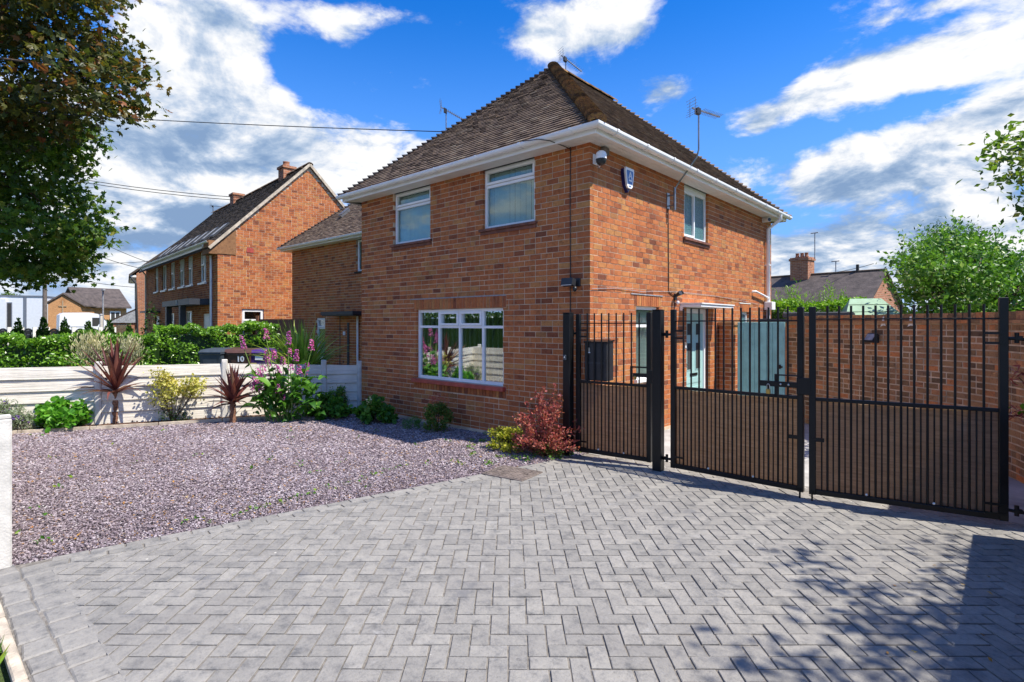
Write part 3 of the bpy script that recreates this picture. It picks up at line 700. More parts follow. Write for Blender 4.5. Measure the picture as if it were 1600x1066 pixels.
def build_gravel():
    xs = [p[0] for p in gravel_poly]; ys = [p[1] for p in gravel_poly]; P = []
    n = 330000
    X = NR.uniform(min(xs), max(xs), n); Y = NR.uniform(min(ys), max(ys), n)
    dep = (np.stack([X, Y], 1)-CAM[:2])@FWD[:2]; keep = NR.random(n) < np.clip(7.0/np.maximum(dep, 1.0), .40, 1.0)
    pts = [(x, y) for x, y in zip(X[keep], Y[keep]) if in_poly(x, y, gravel_poly)]
    P = np.array(pts); dep = (P-CAM[:2])@FWD[:2]; m = len(P)
    L = (.009+.013*NR.random(m)**2)*np.clip(dep/5.5, 1.0, 1.6); Wd = L*NR.uniform(.45, .8, m); H = NR.uniform(.002, .0045, m)
    base = np.array([(-1, -1), (1, -1), (1, 1), (-1, 1)], float)
    c = base[None]*(1+NR.uniform(-.35, .25, (m, 4, 2))); c[..., 0] *= (L*.6)[:, None]; c[..., 1] *= (Wd*.6)[:, None]
    top = np.concatenate([c*.9, np.broadcast_to(H[:, None, None], (m, 4, 1))], 2); bot = np.concatenate([c, np.broadcast_to(-H[:, None, None], (m, 4, 1))], 2)
    V = np.concatenate([bot, top], 1)
    nz = np.stack([NR.normal(0, .26, m), NR.normal(0, .26, m), np.ones(m)], 1); nz /= np.linalg.norm(nz, axis=1)[:, None]
    a = NR.normal(size=(m, 3)); a -= (a*nz).sum(1)[:, None]*nz; a /= np.linalg.norm(a, axis=1)[:, None]
    M = np.stack([a, np.cross(nz, a), nz], 2)
    V = np.einsum('nij,nkj->nki', M, V)
    V += np.concatenate([P, NR.uniform(-.018, .004, (m, 1))], 1)[:, None, :]
    fc = np.array([(4, 5, 6, 7), (0, 1, 5, 4), (1, 2, 6, 5), (2, 3, 7, 6), (3, 0, 4, 7)])
    Fa = (fc[None]+(np.arange(m)*8)[:, None, None]).reshape(-1, 4)
    o = obj('slate_gravel', np_mesh('slate_gravel', V.reshape(-1, 3), Fa, 'slate_chips'), kind='stuff')
    tag(o, 'plum coloured slate chippings spread over the front garden between white fence and paved drive', 'gravel')
build_gravel()

# paved drive: herringbone blocks, a double row along the street and a soldier row beside the gravel
drive = struct('driveway', MB().add([(x, y, -.009) for x, y in [tuple(EDGE0), (5.2, -6.20), (5.2, .35), (-.06, .35), tuple(EDGE1)]], [(0, 1, 2, 3, 4)]), 'joint_sand')
BLK = .1115
def block_mesh(poly, z=0.0, ch=.004, mb=None):
    mb = mb or MB(); n = len(poly); cx, cy = sum(p[0] for p in poly)/n, sum(p[1] for p in poly)/n
    if area2(poly) < .0012: return mb
    def inset(d):
        o = []
        for x, y in poly:
            L = math.hypot(x-cx, y-cy); o.append((x-(x-cx)/L*d*1.3, y-(y-cy)/L*d*1.3))
        return o
    p0, p1 = inset(.0025), inset(.0025+ch)
    vs = [(x, y, z-.03) for x, y in p0]+[(x, y, z-ch*.7) for x, y in p0]+[(x, y, z) for x, y in p1]
    fs = [(i, (i+1) % n, n+(i+1) % n, n+i) for i in range(n)]+[(n+i, n+(i+1) % n, 2*n+(i+1) % n, 2*n+i) for i in range(n)]+[tuple(range(2*n, 3*n))]
    return mb.add(vs, fs)
def build_paving():
    ed = (EDGE1-EDGE0)/np.linalg.norm(EDGE1-EDGE0); en = np.array([ed[1], -ed[0]])
    A0, A1 = EDGE0+en*.20, EDGE1+en*.20
    region = [tuple(A0+ed*.36), (5.1, -5.845), (5.1, .30), tuple(A1+ed*.7)]
    hu, hv = RT[:2], FWD[:2]; org = np.array([1.0, -4.0])
    variants = []
    for k in range(8):
        r = random.Random(k); h, w = BLK-.0034, BLK/2-.0034; j = lambda: r.uniform(-.0030, .0030)
        variants.append(block_mesh([(-h+j(), -w+j()), (h+j(), -w+j()), (h+j(), w+j()), (-h+j(), w+j())]).mesh('paving_block', 'paver'))
    whole = []; part = []
    N = 84
    for i in range(-N, N):
        for j in range(-N, N):
            k = (i-j) % 4
            if k == 0: a0, a1, b0, b1 = i, i+2, j, j+1
            elif k == 2: a0, a1, b0, b1 = i, i+1, j-1, j+1
            else: continue
            c = org+hu*(a0+a1)/2*BLK+hv*(b0+b1)/2*BLK
            if not (-2.2 < c[0] < 5.4 and -6.2 < c[1] < .7): continue
            g = .0034/BLK; co = [(a0+g, b0+g), (a1-g, b0+g), (a1-g, b1-g), (a0+g, b1-g)]
            poly = [tuple(org+hu*x*BLK+hv*y*BLK) for x, y in co]; full = area2(poly); cl = poly
            for q in range(4):
                if cl: cl = clip_poly(cl, region[q], region[(q+1) % 4])
            if len(cl) < 3 or area2(cl) < .0015: continue
            px, py, Z = PX((c[0], c[1], 0)); vis = Z > .4 and -60 < px < 1660 and py < 1130
            if area2(cl) > full*.999 and vis: whole.append((1/Z**3, c, k == 2))
            elif area2(cl) > full*.999: part.append(cl)
            else: part.append(cl)
    # border rows
    for q, (r0, r1, ln) in enumerate(((.0, .098, .24), (.102, .198, .24))):
        L = np.linalg.norm(EDGE1-EDGE0); s = .362; first = True
        while s < L-.05:
            e = min(s+(ln/2 if q and first else ln), L); first = False; a = EDGE0+ed*(s+.004)+en*r0; b = EDGE0+ed*(e-.004)+en*r0; c = EDGE0+ed*(e-.004)+en*r1; d = EDGE0+ed*(s+.004)+en*r1
            part.append([tuple(p+NR.uniform(-.004, .004, 2)) for p in (a, d, c, b)][::-1])
            s = e
    rows = []
    for y0, y1 in ((-6.198, -6.048), (-6.048, -5.85)):
        x = -1.35+(.1 if y0 < -6.1 else 0)
        while x < 5.1:
            w = rnd.uniform(.19, .26); j = lambda: rnd.uniform(-.011, .011); xe = -1.24+(y0+6.20)/5.8*1.18
            if x > xe-.05: rows.append([(max(x, xe)+.004, y0+.004+j()), (x+w-.004, y0+.004+j()), (x+w-.004+j()*.5, y1-.002+j()), (max(x, xe)+.004+j()*.5, y1-.002+j())])
            x += w
    whole.sort(key=lambda q: -q[0]); rot = math.atan2(hu[1], hu[0])
    singles = whole[:255]; mb = MB()
    for _, c, v in singles:
        m = Matrix.Translation((c[0], c[1], rnd.uniform(-.0025, .0025))) @ Matrix.Rotation(rot+(math.pi/2 if v else 0)+(math.pi if rnd.random() < .5 else 0)+rnd.uniform(-.006, .006), 4, 'Z') @ Matrix.Rotation(rnd.uniform(-.008, .008), 4, 'X')
        obj('paving_block', variants[rnd.randrange(8)], drive, mat=m)
    for _, c, v in whole[255:]:
        h, w = BLK-.0034, BLK/2-.0034; a, b = (hv, -hu) if v else (hu, hv)
        block_mesh([tuple(c+a*x*h+b*y*w+NR.uniform(-.002, .002, 2)) for x, y in ((-1, -1), (1, -1), (1, 1), (-1, 1))], rnd.uniform(-.0025, .0025), mb=mb)
    for p in part: block_mesh(p, rnd.uniform(-.003, .002), mb=mb)
    rows.sort(key=lambda p: np.linalg.norm(np.mean(p, 0)-CAM[:2]))
    for i, p in enumerate(rows):
        if i < 40: block_mesh(p, rnd.uniform(-.002, .003), .012).build('edge_block', 'paver', drive)
        else: block_mesh(p, rnd.uniform(-.002, .003), .012, mb)
    mb.build('paving_blocks', 'paver', drive, kind='stuff')
build_paving()
kb = MB()
kb.bevbox(-1.9, -.22, -6.262, -6.205, -.03, .02, .008)
x = -.22
tag(kb.build('edging_kerb', 'kerb_concrete'), 'pale concrete edging kerb where the paved drive meets the street', 'kerb')
x = -.205
for w in (.9, .9, .9, .9, .9, .9):
    k2 = MB().bevbox(x, x+w-.012, -6.262, -6.205, -.03, .018, .008); k2.build('kerb_stone', 'kerb_concrete', bpy.data.objects['edging_kerb']); x += w

# bed edging beside the gravel
be = thing('bed_edging', 'low pale concrete edging between the mulch bed and slate gravel', 'edging', (BED[1][0], BED[1][1], 0)); bo = np.array([BED[1][0], BED[1][1], 0])
for p, q in zip(BED, BED[1:]):
    n = max(1, round(np.linalg.norm(q-p)/.9))
    for i in range(n):
        a = p+(q-p)*(i+.01)/n; b = p+(q-p)*(i+.99)/n
        MB().bar(np.array([a[0], a[1], .015])-bo, np.array([b[0], b[1], .015+rnd.uniform(-.006, .006)])-bo, .045, .075).build('edging_stone', 'kerb_concrete', be)

# manhole tray set in the gravel edge
def manhole():
    a, b = np.array([-.39, -1.86]), np.array([.22, -1.69]); c = (a+b)/2
    ang = math.atan2(-1.34+1.86, .0); th = math.atan2(*(np.array([-.31, -1.36])-a)[::-1])
    t = thing('manhole_cover', 'rusty recessed manhole cover where the slate gravel meets the drive', 'manhole cover', (-.09, -1.58, 0), R(8))
    MB().bevbox(-.30, .30, -.24, .24, -.012, .014, .005).build('frame', 'rust_iron', t)
    MB().bevbox(-.275, .275, -.215, .215, .0, .019, .003).build('lid', 'rust_iron', t)
    mb = MB()
    for i in range(11):
        for j in range(9):
            x, y = -.25+i*.05, -.19+j*.0475; d = .016; s = 1 if (i+j) % 2 else -1
            mb.obox((x, y, .021), (d*.7, s*d*.7, 0), (-s*.004, .004, 0), (0, 0, .0025))
    mb.build('tread_pattern', 'rust_iron', t, kind='stuff')
    for x in (-.2, .2): MB().box(x-.03, x+.03, -.012, .012, .019, .022).build('lifting_key_slot', 'black_metal', t)
manhole()

# ------------------------------------------------------------------ the main house
HOUSE = thing('brick_house', 'brown brick house with hipped tiled roof and white framed windows beside the black gates', 'house')
WX, LY, ZS = 5.86, 8.22, 4.475
op_gf = (1.87, 4.15, .82, 2.12); op_ul = (1.14, 2.29, 3.44, 4.5); op_ur = (3.68, 4.82, 3.46, 4.5)
wf = Wall(HOUSE, (-WX, 0, 0), 0.0, WX, ZS, [op_gf, op_ul, op_ur], head_rows=[(1.80, 4.22, 2.12, 2.325), (1.80, 4.22, .62, .82), (1.08, 2.35, 3.36, 3.44), (3.62, 4.88, 3.38, 3.46)], seed=3)
op_su = (3.12, 4.22, 3.47, 4.5); op_sg = (1.33, 2.12, .95, 2.14); op_dr = (3.22, 4.32, .0, 2.16); op_ss = (6.05, 6.60, 1.45, 2.13)
ws = Wall(HOUSE, (0, 0, 0), R(90), LY, ZS, [op_su, op_sg, op_dr, op_ss], start=.0925, mstart=.2, head_rows=[(1.27, 2.18, 2.14, 2.33), (6.0, 6.65, 2.13, 2.32), (3.06, 4.28, 3.39, 3.47), (1.27, 2.18, .87, .95)], seed=4)
wl = Wall(HOUSE, (-WX, 2.85, 0), R(-90), 2.85-.0925, ZS, seed=5)
MB().box(-WX+.01, -.01, LY-.2, LY, 0, ZS).box(-WX+.004, -WX+.2, 2.86, LY-.2, 0, ZS).build('wall', 'brick', HOUSE)
lay_bricks([wf, ws, wl], 300)
soldiers(wf, 1.803, 4.217, 2.122, 2.322); soldiers(wf, 1.803, 4.217, .622, .745, .075, .012); soldiers(ws, 1.273, 2.177, 2.142, 2.328); soldiers(ws, 6.003, 6.647, 2.132, 2.318)
def strip(wall, a0, a1, z0, z1, n0, n1, mat, name, parent=None, label=None):
    mb = MB(); mb.obox((wall.P(a0, z0, n0)+wall.P(a1, z1, n1))/2, wall.u*(a1-a0)/2, wall.n*abs(n1-n0)/2, (0, 0, (z1-z0)/2)); return mb.build(name, mat, parent or wall.obj, label=label)
strip(wf, 1.70, 4.20, 2.318, 2.335, -.02, .012, 'lead', 'drip_strip'); strip(ws, 1.15, 2.25, 2.328, 2.345, -.02, .012, 'lead', 'drip_strip'); strip(ws, 5.95, 6.7, 2.318, 2.333, -.02, .010, 'white_spots', 'drip_strip')
strip(wf, -.02, WX-.0, -.03, .045, -.02, .025, 'mortar', 'footing'); strip(ws, .03, 3.2, -.03, .045, -.02, .025, 'mortar', 'footing'); strip(ws, 4.34, LY, -.03, .045, -.02, .025, 'mortar', 'footing')
bl = (.118, 'blind_fabric', .100, R(-10))
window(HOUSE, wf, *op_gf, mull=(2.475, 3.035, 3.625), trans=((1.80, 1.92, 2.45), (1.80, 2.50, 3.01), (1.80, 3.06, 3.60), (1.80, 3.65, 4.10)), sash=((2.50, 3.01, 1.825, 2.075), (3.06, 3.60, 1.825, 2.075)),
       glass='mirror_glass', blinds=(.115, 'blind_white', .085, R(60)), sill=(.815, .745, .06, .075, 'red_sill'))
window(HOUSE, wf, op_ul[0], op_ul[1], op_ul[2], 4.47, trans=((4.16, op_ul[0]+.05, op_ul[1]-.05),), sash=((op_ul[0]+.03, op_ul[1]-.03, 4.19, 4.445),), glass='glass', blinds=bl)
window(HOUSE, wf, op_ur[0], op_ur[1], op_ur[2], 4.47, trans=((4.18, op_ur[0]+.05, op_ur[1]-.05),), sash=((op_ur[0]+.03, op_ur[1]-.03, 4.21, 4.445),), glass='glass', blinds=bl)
window(HOUSE, ws, op_su[0], op_su[1], op_su[2], 4.40, mull=(3.67,), sash=((3.16, 3.66, 3.51, 4.36),), glass='frosted_glass', setback=.05, room=False)
strip(ws, op_su[0], op_su[1], 4.40, 4.475, -.11, -.045, 'white_upvc', 'head_board')
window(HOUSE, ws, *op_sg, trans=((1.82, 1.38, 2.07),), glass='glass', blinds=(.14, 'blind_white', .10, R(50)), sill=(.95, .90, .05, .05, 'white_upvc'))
window(HOUSE, ws, *op_ss, glass='frosted_glass', room=False, fw=.055)
for w_, a0, a1, z in ((wf, 1.08, 2.35, 3.44), (wf, 3.62, 4.88, 3.46), (ws, 3.06, 4.28, 3.47)):       # tile sills under the upper windows
    n = 8
    for i in range(n): strip(w_, a0+(a1-a0)*i/n+.002, a0+(a1-a0)*(i+1)/n-.002, z-.045, z-.004, -.08, .05, 'tile_sill', 'sill_tile')
    strip(w_, a0+.02, a1-.02, z-.10, z-.05, -.05, .02, 'tile_sill', 'sill_course')
# front door in the side wall
def front_door():
    P = ws.P; d = MB()
    def b(m, a0, a1, z0, z1, n0, n1, mi=0): m.obox((P(a0, z0, n0)+P(a1, z1, n1))/2, ws.u*(a1-a0)/2, ws.n*(n1-n0)/2, (0, 0, (z1-z0)/2), mi)
    fr = MB(); b(fr, 3.225, 3.30, .03, 2.15, -.17, -.09); b(fr, 4.24, 4.315, .03, 2.15, -.17, -.09); b(fr, 3.30, 4.24, 2.06, 2.15, -.17, -.09); b(fr, 3.30, 4.24, .03, .07, -.17, -.07)
    f = fr.build('door_frame', 'white_upvc', HOUSE)
    b(d, 3.305, 4.235, .075, 2.055, -.155, -.115); b(d, 3.40, 4.14, .18, .62, -.115, -.105); b(d, 3.40, 4.14, .70, .80, -.115, -.107)
    dd = d.build('front_door', 'teal_door', HOUSE)
    for a in (3.46, 3.86):
        for z0, z1 in ((.95, 1.50), (1.62, 1.88)):
            g = MB(); b(g, a, a+.24, z0, z1, -.114, -.106); b(g, a+.02, a+.22, z0+.02, z1-.02, -.1055, -.104, 1); g.build('door_pane', ['teal_door', 'dark_room'], dd)
    h = MB(); b(h, 3.345, 3.375, .98, 1.18, -.114, -.10); b(h, 3.35, 3.48, 1.07, 1.09, -.09, -.07); h.build('handle', 'steel', dd)
    h = MB(); b(h, 3.62, 3.95, .84, .89, -.114, -.10); h.build('letter_slot', 'black_metal', dd)
    c = MB(); b(c, 2.93, 4.52, 2.165, 2.195, 0, .40); b(c, 2.93, 4.52, 2.215, 2.235, 0, .42); b(c, 2.95, 4.50, 2.19, 2.22, .005, .39)
    b(c, 2.93, 2.96, 2.10, 2.165, 0, .05); c.build('canopy', 'white_upvc', HOUSE)
    s = MB(); b(s, 3.2, 4.34, -.01, .035, -.15, .14); s.build('doorstep', 'yard_concrete', HOUSE)
    r = MB(); b(r, 3.23, 4.31, .0, 2.14, -.35, -.19); r.build('door_backing', 'dark_room', HOUSE)
front_door()
# eaves
E_A, E_Z = .315, 4.60; PH = math.atan2(7.48-E_Z, 2.93+E_A); CP, SP = math.cos(PH), math.sin(PH); SLEN = (2.93+E_A)/CP
def eaves():
    a = .27; x0, x1, y0, y1 = -WX-a, a, -a, LY+a
    f = MB()
    f.box(x0, x1, y0-.018, y0, 4.465, 4.61).box(x1, x1+.018, y0-.018, y1, 4.465, 4.61).box(x0-.018, x0, y0-.018, y1, 4.465, 4.61).box(x0, x1, y1, y1+.018, 4.465, 4.61)
    f.build('fascia', 'white_upvc', HOUSE)
    for i in range(3):
        b = .27-i*.092; c = b-.088
        MB().add([(-WX-b, -b, 4.470), (b, -b, 4.470), (c, -c, 4.470), (-WX-c, -c, 4.470), (-WX-b, -b, 4.482), (b, -b, 4.482), (c, -c, 4.482), (-WX-c, -c, 4.482)], [(0, 3, 2, 1), (4, 5, 6, 7), (0, 1, 5, 4), (1, 2, 6, 5), (2, 3, 7, 6), (3, 0, 4, 7)]).build('soffit_board', 'soffit_white', HOUSE)
        MB().add([(b, -b, 4.470), (b, LY+b, 4.470), (c, LY+c, 4.470), (c, -c, 4.470), (b, -b, 4.482), (b, LY+b, 4.482), (c, LY+c, 4.482), (c, -c, 4.482)], [(0, 3, 2, 1), (4, 5, 6, 7), (0, 1, 5, 4), (1, 2, 6, 5), (2, 3, 7, 6), (3, 0, 4, 7)]).build('soffit_board', 'soffit_white', HOUSE)
    MB().box(-WX-.26, .26, -.26, LY+.26, 4.484, 4.50).build('eaves_board', 'dark_room', HOUSE)
    g = .35
    gutter(HOUSE, [(-WX-.36, -g), (g, -g), (g, LY+.36)], 4.572)
    # roof deck
    e = E_A; z = E_Z-.004; A, B, Cc, Dd = (-WX-e, -e, z), (e, -e, z), (e, LY+e, z), (-WX-e, LY+e, z); T1, T2 = (-2.93, 2.93, 7.475), (-2.93, LY-2.93, 7.475)
    deck = MB().add([A, B, Cc, Dd, T1, T2], [(0, 1, 4), (1, 2, 5, 4), (2, 3, 5), (3, 0, 4, 5), (3, 2, 1, 0)]).build('roof', 'dark_tile', HOUSE)
    c = CP
    lay_tiles(deck, [((-WX-e, -e, E_Z), (1, 0, 0), (0, CP, SP), SLEN, lambda s: s*c, lambda s: WX+2*e-s*c),
                     ((e, -e, E_Z), (0, 1, 0), (-CP, 0, SP), SLEN, lambda s: s*c, lambda s: LY+2*e-s*c)], 300)
    hip_tiles(deck, (e, -e, E_Z), T1); hip_tiles(deck, (-WX-e, -e, E_Z), T1, 'roof_tile', .08, .125, ln=.19, lift=.012, lip=1.12); hip_tiles(deck, (e, LY+e, E_Z), T2, 'roof_tile', .08, .125, ln=.19, lift=.012, lip=1.12)
    hip_tiles(deck, T1, T2, 'mossy_hip', .11, .42, name='ridge_tile', ln=.43, lip=1.0, tap=.96)
    # rain-water pipe at the far corner
    dp = MB(); y = LY-.46
    dp.tube([(.35, y, 4.53), (.35, y, 4.42), (.07, y, 4.20), (.07, y, .1)], .046, n=10)
    p = dp.build('downpipe', 'white_upvc', HOUSE)
    MB().bevbox(.01, .20, y-.13, y+.13, 2.20, 2.40, .01).build('hopper', 'white_upvc', p)
    MB().tube([(.0, y-.95, 2.62), (.08, y-.95, 2.62), (.08, y-.02, 2.50)], .024, n=8).build('overflow_pipe', 'white_upvc', p)
    for zz in (3.3, 1.9, .7): MB().box(.0, .115, y-.05, y+.05, zz, zz+.03).build('pipe_clip', 'white_upvc', p)
eaves()
# cables clipped to the walls
def cable(name, label, pts, r=.008, mat='cable_black', cat='cable'):
    o = MB().tube(pts, r, n=6).build(name, mat); return tag(o, label, cat)
cable('wall_cable', 'thin black cable running straight down the shaded front wall near the corner', [(-.34, -.012, 4.47), (-.345, -.012, 3.6), (-.34, -.012, 2.75), (-.345, -.012, 1.0), (-.345, -.012, .1)], .007)
cable('wall_cable', 'black cable dropping below the wall mounted aerial bracket on the sunlit side', [(.012, 2.44, 3.9), (.012, 2.45, 3.2), (.012, 2.46, 2.42), (.012, 2.75, 2.34)], .008)
cable('wall_cable', 'thin grey cable drooping along the sunlit wall above the side window', [(.015, .02, 2.36), (.015, .7, 2.40), (.015, 1.5, 2.38), (.015, 2.3, 2.42), (.015, 2.75, 2.44), (.015, 4.5, 2.43), (.015, 6.3, 2.37), (.015, 7.2, 2.33), (.015, 7.22, 1.3)], .0045, 'lead')
cable('gutter_cable', 'loose black cable looping over the white gutter near the house corner', [(-.9, -.44, 4.575), (-.62, -.43, 4.545), (-.45, -.36, 4.50), (-.36, -.15, 4.455), (-.34, -.015, 4.44)], .007)

# ------------------------------------------------------------------ the attached house, set back on the left
WING = thing('attached_house', 'set back brick house joined to the left of the main house with dark door canopy', 'house', (-5.86, 2.85, 0))
WL = 8.89
o1 = (4.93-1.0, 4.93-.42, 0, 0)
wx = lambda x: x+5.86+WL          # world x -> distance along the wall
ow_g = (wx(-13.05), wx(-12.45), .70, 2.06); ow_u = (wx(-10.57), wx(-9.5), 3.48, 4.5)
ww = Wall(WING, (-WL, 0, 0), 0.0, WL-.01, 4.49, [ow_g, ow_u], seed=8, head_rows=[(ow_g[0]-.08, ow_g[1]+.08, 2.06, 2.25)])
we = Wall(WING, (-WL, 5.35, 0), R(-90), 5.35-.0925, 4.49, seed=9)
MB().box(-WL, -.01, 5.15, 5.35, 0, 4.49).build('wall', 'brick', WING)
lay_bricks([ww, we], 0)
soldiers(ww, ow_g[0]-.06, ow_g[1]+.06, 2.065, 2.24)
window(WING, ww, *ow_g, trans=((1.72, ow_g[0]+.05, ow_g[1]-.05),), sash=((ow_g[0]+.03, ow_g[1]-.03, 1.75, 2.04),), fw=.06, sill=(.70, .64, .05, .05, 'white_upvc'))
window(WING, ww, ow_u[0], ow_u[1], ow_u[2], 4.47, fw=.06, sill=(3.48, 3.42, .05, .05, 'black_metal'))
def wing_rest():
    cz = MB(); x = lambda q: q+5.86
    cz.box(x(-11.75), x(-9.9), -.55, .0, 2.14, 2.24).box(x(-11.72), x(-9.93), -.52, .0, 2.11, 2.14); cz.build('canopy', 'porch_dark', WING)
    MB().tube([(x(-10.42), -.05, 2.1), (x(-10.42), -.05, .1)], .035, n=8).build('canopy_post', 'white_upvc', WING)
    MB().box(x(-11.06), x(-10.96), -.03, .0, .2, 1.9).box(x(-11.52), x(-11.50), -.015, 0, .3, 2.1).build('door_edge', 'porch_dark', WING)
    MB().box(x(-11.30), x(-11.20), -.025, 0, 1.50, 1.62).build('door_number_plate', 'white_print', WING)
    a = .28; f = MB(); f.box(-WL-a, -.02, -a-.018, -a, 4.47, 4.61).box(-WL-a-.018, -WL-a, -a-.018, 5.35+a, 4.47, 4.61); f.build('fascia', 'white_upvc', WING)
    MB().box(-WL-a, -.02, -a, -.001, 4.475, 4.487).box(-WL-a, -WL-.001, -.001, 5.35+a, 4.475, 4.487).build('soffit_board', 'soffit_white', WING)
    MB().box(-WL-a, -.02, -a, 5.35+a, 4.489, 4.5).build('eaves_board', 'dark_room', WING)
    gutter(WING, [(-WL-.36, -.36), (-.03, -.36)], 4.572, bstep=.8)
    e, z = .32, 4.60; t = math.tan(PH); hw = 5.35/2+e; T = z+hw*t; L = WL+e-.02
    deck = MB().add([(-WL-e, -e, z), (-.02, -e, z), (-.02, 5.35+e, z), (-WL-e, 5.35+e, z), (-WL-e+hw, -e+hw, T), (-.02, -e+hw, T)], [(0, 1, 5, 4), (2, 3, 4, 5), (3, 0, 4), (1, 2, 5), (3, 2, 1, 0)]).build('roof', 'dark_tile', WING)
    lay_tiles(deck, [((-WL-e, -e, z), (1, 0, 0), (0, CP, SP), hw/CP, lambda s: s*CP, lambda s: L)], 0)
    hip_tiles(deck, (-WL-e, -e, z+.0), (-WL-e+hw, -e+hw, T), 'roof_tile', .08, .14, lift=.012, lip=1.1)
    for xx, s in ((x(-12.6), 1.55), (x(-11.55), 1.9)):      # roof vents
        c = np.array([xx, -e+s*CP, z+s*SP+.03]); sd = np.array([0, CP, SP]); nn = np.array([0, -SP, CP])
        MB().obox(c+nn*.05, np.array([.08, 0, 0]), sd*.22, nn*.05).obox(c+nn*.105+sd*.03, np.array([.095, 0, 0]), sd*.20, nn*.008).build('roof_vent', 'grey_metal', deck)
wing_rest()

# ------------------------------------------------------------------ house further left (turned a little towards the street)
def gable_house():
    H = thing('gabled_house', 'long brick house with plain gable and row of narrow upper windows behind the hedge', 'house', D(340, 385, 20)*np.array([1, 1, 0]), R(-4.9))
    th = R(-4.9); ux = np.array([math.cos(th), math.sin(th), 0]); uy = np.array([-math.sin(th), math.cos(th), 0]); base = np.array(H.location)
    def loc(u, v, y):      # pixel -> local point in the plane local-y = y
        r = ray(u, v); k = ((base-CAM)@uy+y)/(r@uy); p = CAM+r*k-base; return np.array([p@ux, p@uy, p[2]])
    L, Wd, Ze, Zr = 13.04, 6.78, 4.86, 8.28; half = Wd/2
    wins = [(-2.40, -1.50), (-4.29, -3.47), (-5.72, -4.83), (-7.42, -6.55), (-9.16, -8.20), (-10.77, -10.02)]
    ops = [(L+a, L+b, 3.47, 4.68) for a, b in wins]; gfw = [(-4.72, -3.57, 1.0, 2.40), (-7.75, -6.67, 1.0, 2.36)]
    doors = [(-2.05, -1.05, 0.0, 2.26), (-10.75, -9.75, 0.0, 2.24)]
    ops += [(L+a, L+b, c, d) for a, b, c, d in gfw+doors]
    wf = Wall(H, (-L, 0, 0), 0.0, L, Ze, ops, seed=21); gop = (.83, 1.62, 1.15, 2.42)
    wg = Wall(H, (0, 0, 0), R(90), Wd, lambda q: Ze+.02+(Zr-.06-Ze)*(1-abs(q-half)/half), [gop], start=.0925, mstart=.2, seed=22)
    lay_bricks([wf, wg], 0)
    MB().box(-L, -L+.2, .2, Wd, 0, Ze).box(-L, 0, Wd-.2, Wd-.004, 0, Ze).build('wall', 'brick', H)
    for k, (a, b) in enumerate(wins):
        window(H, wf, L+a, L+b, 3.47, 4.68, mull=(L+(a+b)/2,), fw=.07, setback=.05, sill=(3.47, 3.40, .06, .07, 'white_upvc'), sash=(() if k == 4 else ((L+a+.05, L+(a+b)/2, 4.15, 4.63),)))
    for a, b, c, d in gfw: window(H, wf, L+a, L+b, c, d, mull=(L+a+(b-a)/3, L+a+(b-a)*2/3), trans=((1.95, L+a+.06, L+b-.06),), fw=.06)
    for a, b, c, d in doors:
        dm = MB(); dm.box(a, b, .06, .12, 0, d); dr = dm.build('front_door', 'white_upvc', H); MB().box(a+.14, b-.14, .045, .058, .25, d-.14).build('door_panel', 'van_white', dr)
    window(H, wg, *gop, trans=((1.95, gop[0]+.05, gop[1]-.05),), fw=.08, sash=((gop[0]+.04, gop[1]-.04, 1.98, 2.39),), sill=(1.15, 1.10, .05, .05, 'white_upvc'))
    # corbelled corners, eaves, roof
    MB().box(-.85, .02, -.30, -.002, 4.40, Ze+.02).ext([(.003, -.30, 4.42), (.003, .62, 4.42), (.003, .62, 5.35), (.003, -.30, 4.52)], (.02, 0, 0)).build('kneeler', 'tan_brick', H)
    MB().box(.004, .018, 1.0, 1.24, 4.55, 4.72).build('air_brick', 'red_sill', H)
    MB().box(-L-.1, -.02, -.24, -.222, 4.70, 4.88).build('fascia', 'white_upvc', H); MB().box(-L-.1, -.86, -.222, -.002, 4.72, 4.735).build('soffit_board', 'soffit_white', H)
    gutter(H, [(-L-.1, -.31), (-.02, -.31)], 4.86, .06)
    t = (Zr-Ze)/half; ph = math.atan(t); sl = math.hypot(half+.3, (half+.3)*t); z0 = Ze-.3*t+.06
    for sg in (0, 1):
        y0, y1 = (-.3, half) if not sg else (Wd+.3, half)
        dk = MB().add([(-L-.1, y0, z0), (.05, y0, z0), (.05, y1, Zr+.06), (-L-.1, y1, Zr+.06), (-L-.1, y0, z0-.05), (.05, y0, z0-.05), (.05, y1, Zr+.01), (-L-.1, y1, Zr+.01)], [(0, 1, 2, 3), (7, 6, 5, 4), (1, 5, 6, 2), (0, 4, 5, 1), (3, 7, 4, 0)]).build('roof', 'dark_tile', H)
        if not sg:
            deck = dk; o = np.array([-L-.1, -.3, z0+.004]); c, s = math.cos(ph), math.sin(ph); mb = MB()
            for k in range(int(sl/.11)):
                p = o+np.array([0, c, s])*(k*.11); q = 0.0
                while q < L+.14:
                    w = min(.33*rnd.uniform(.98, 1.02), L+.15-q); a = p+np.array([q, 0, 0]); lf = .02+rnd.uniform(-.004, .006); nn = np.array([0, -s, c])
                    mb.add([a+nn*0, a+np.array([w-.006, 0, 0]), a+np.array([w-.006, 0, 0])+nn*lf, a+nn*lf, a+np.array([0, c, s])*.15, a+np.array([w-.006, 0, 0])+np.array([0, c, s])*.15], [(0, 1, 2, 3), (3, 2, 5, 4), (0, 3, 4), (1, 5, 2)]); q += w
            mb.build('roof_tiles', 'dark_tile', deck, kind='stuff')
    MB().bar((.075, -.3, z0-.03), (.075, half, Zr+.03), .05, .10).bar((.075, half, Zr+.03), (.075, Wd+.3, z0-.03), .05, .10).build('verge_board', 'kerb_concrete', H)
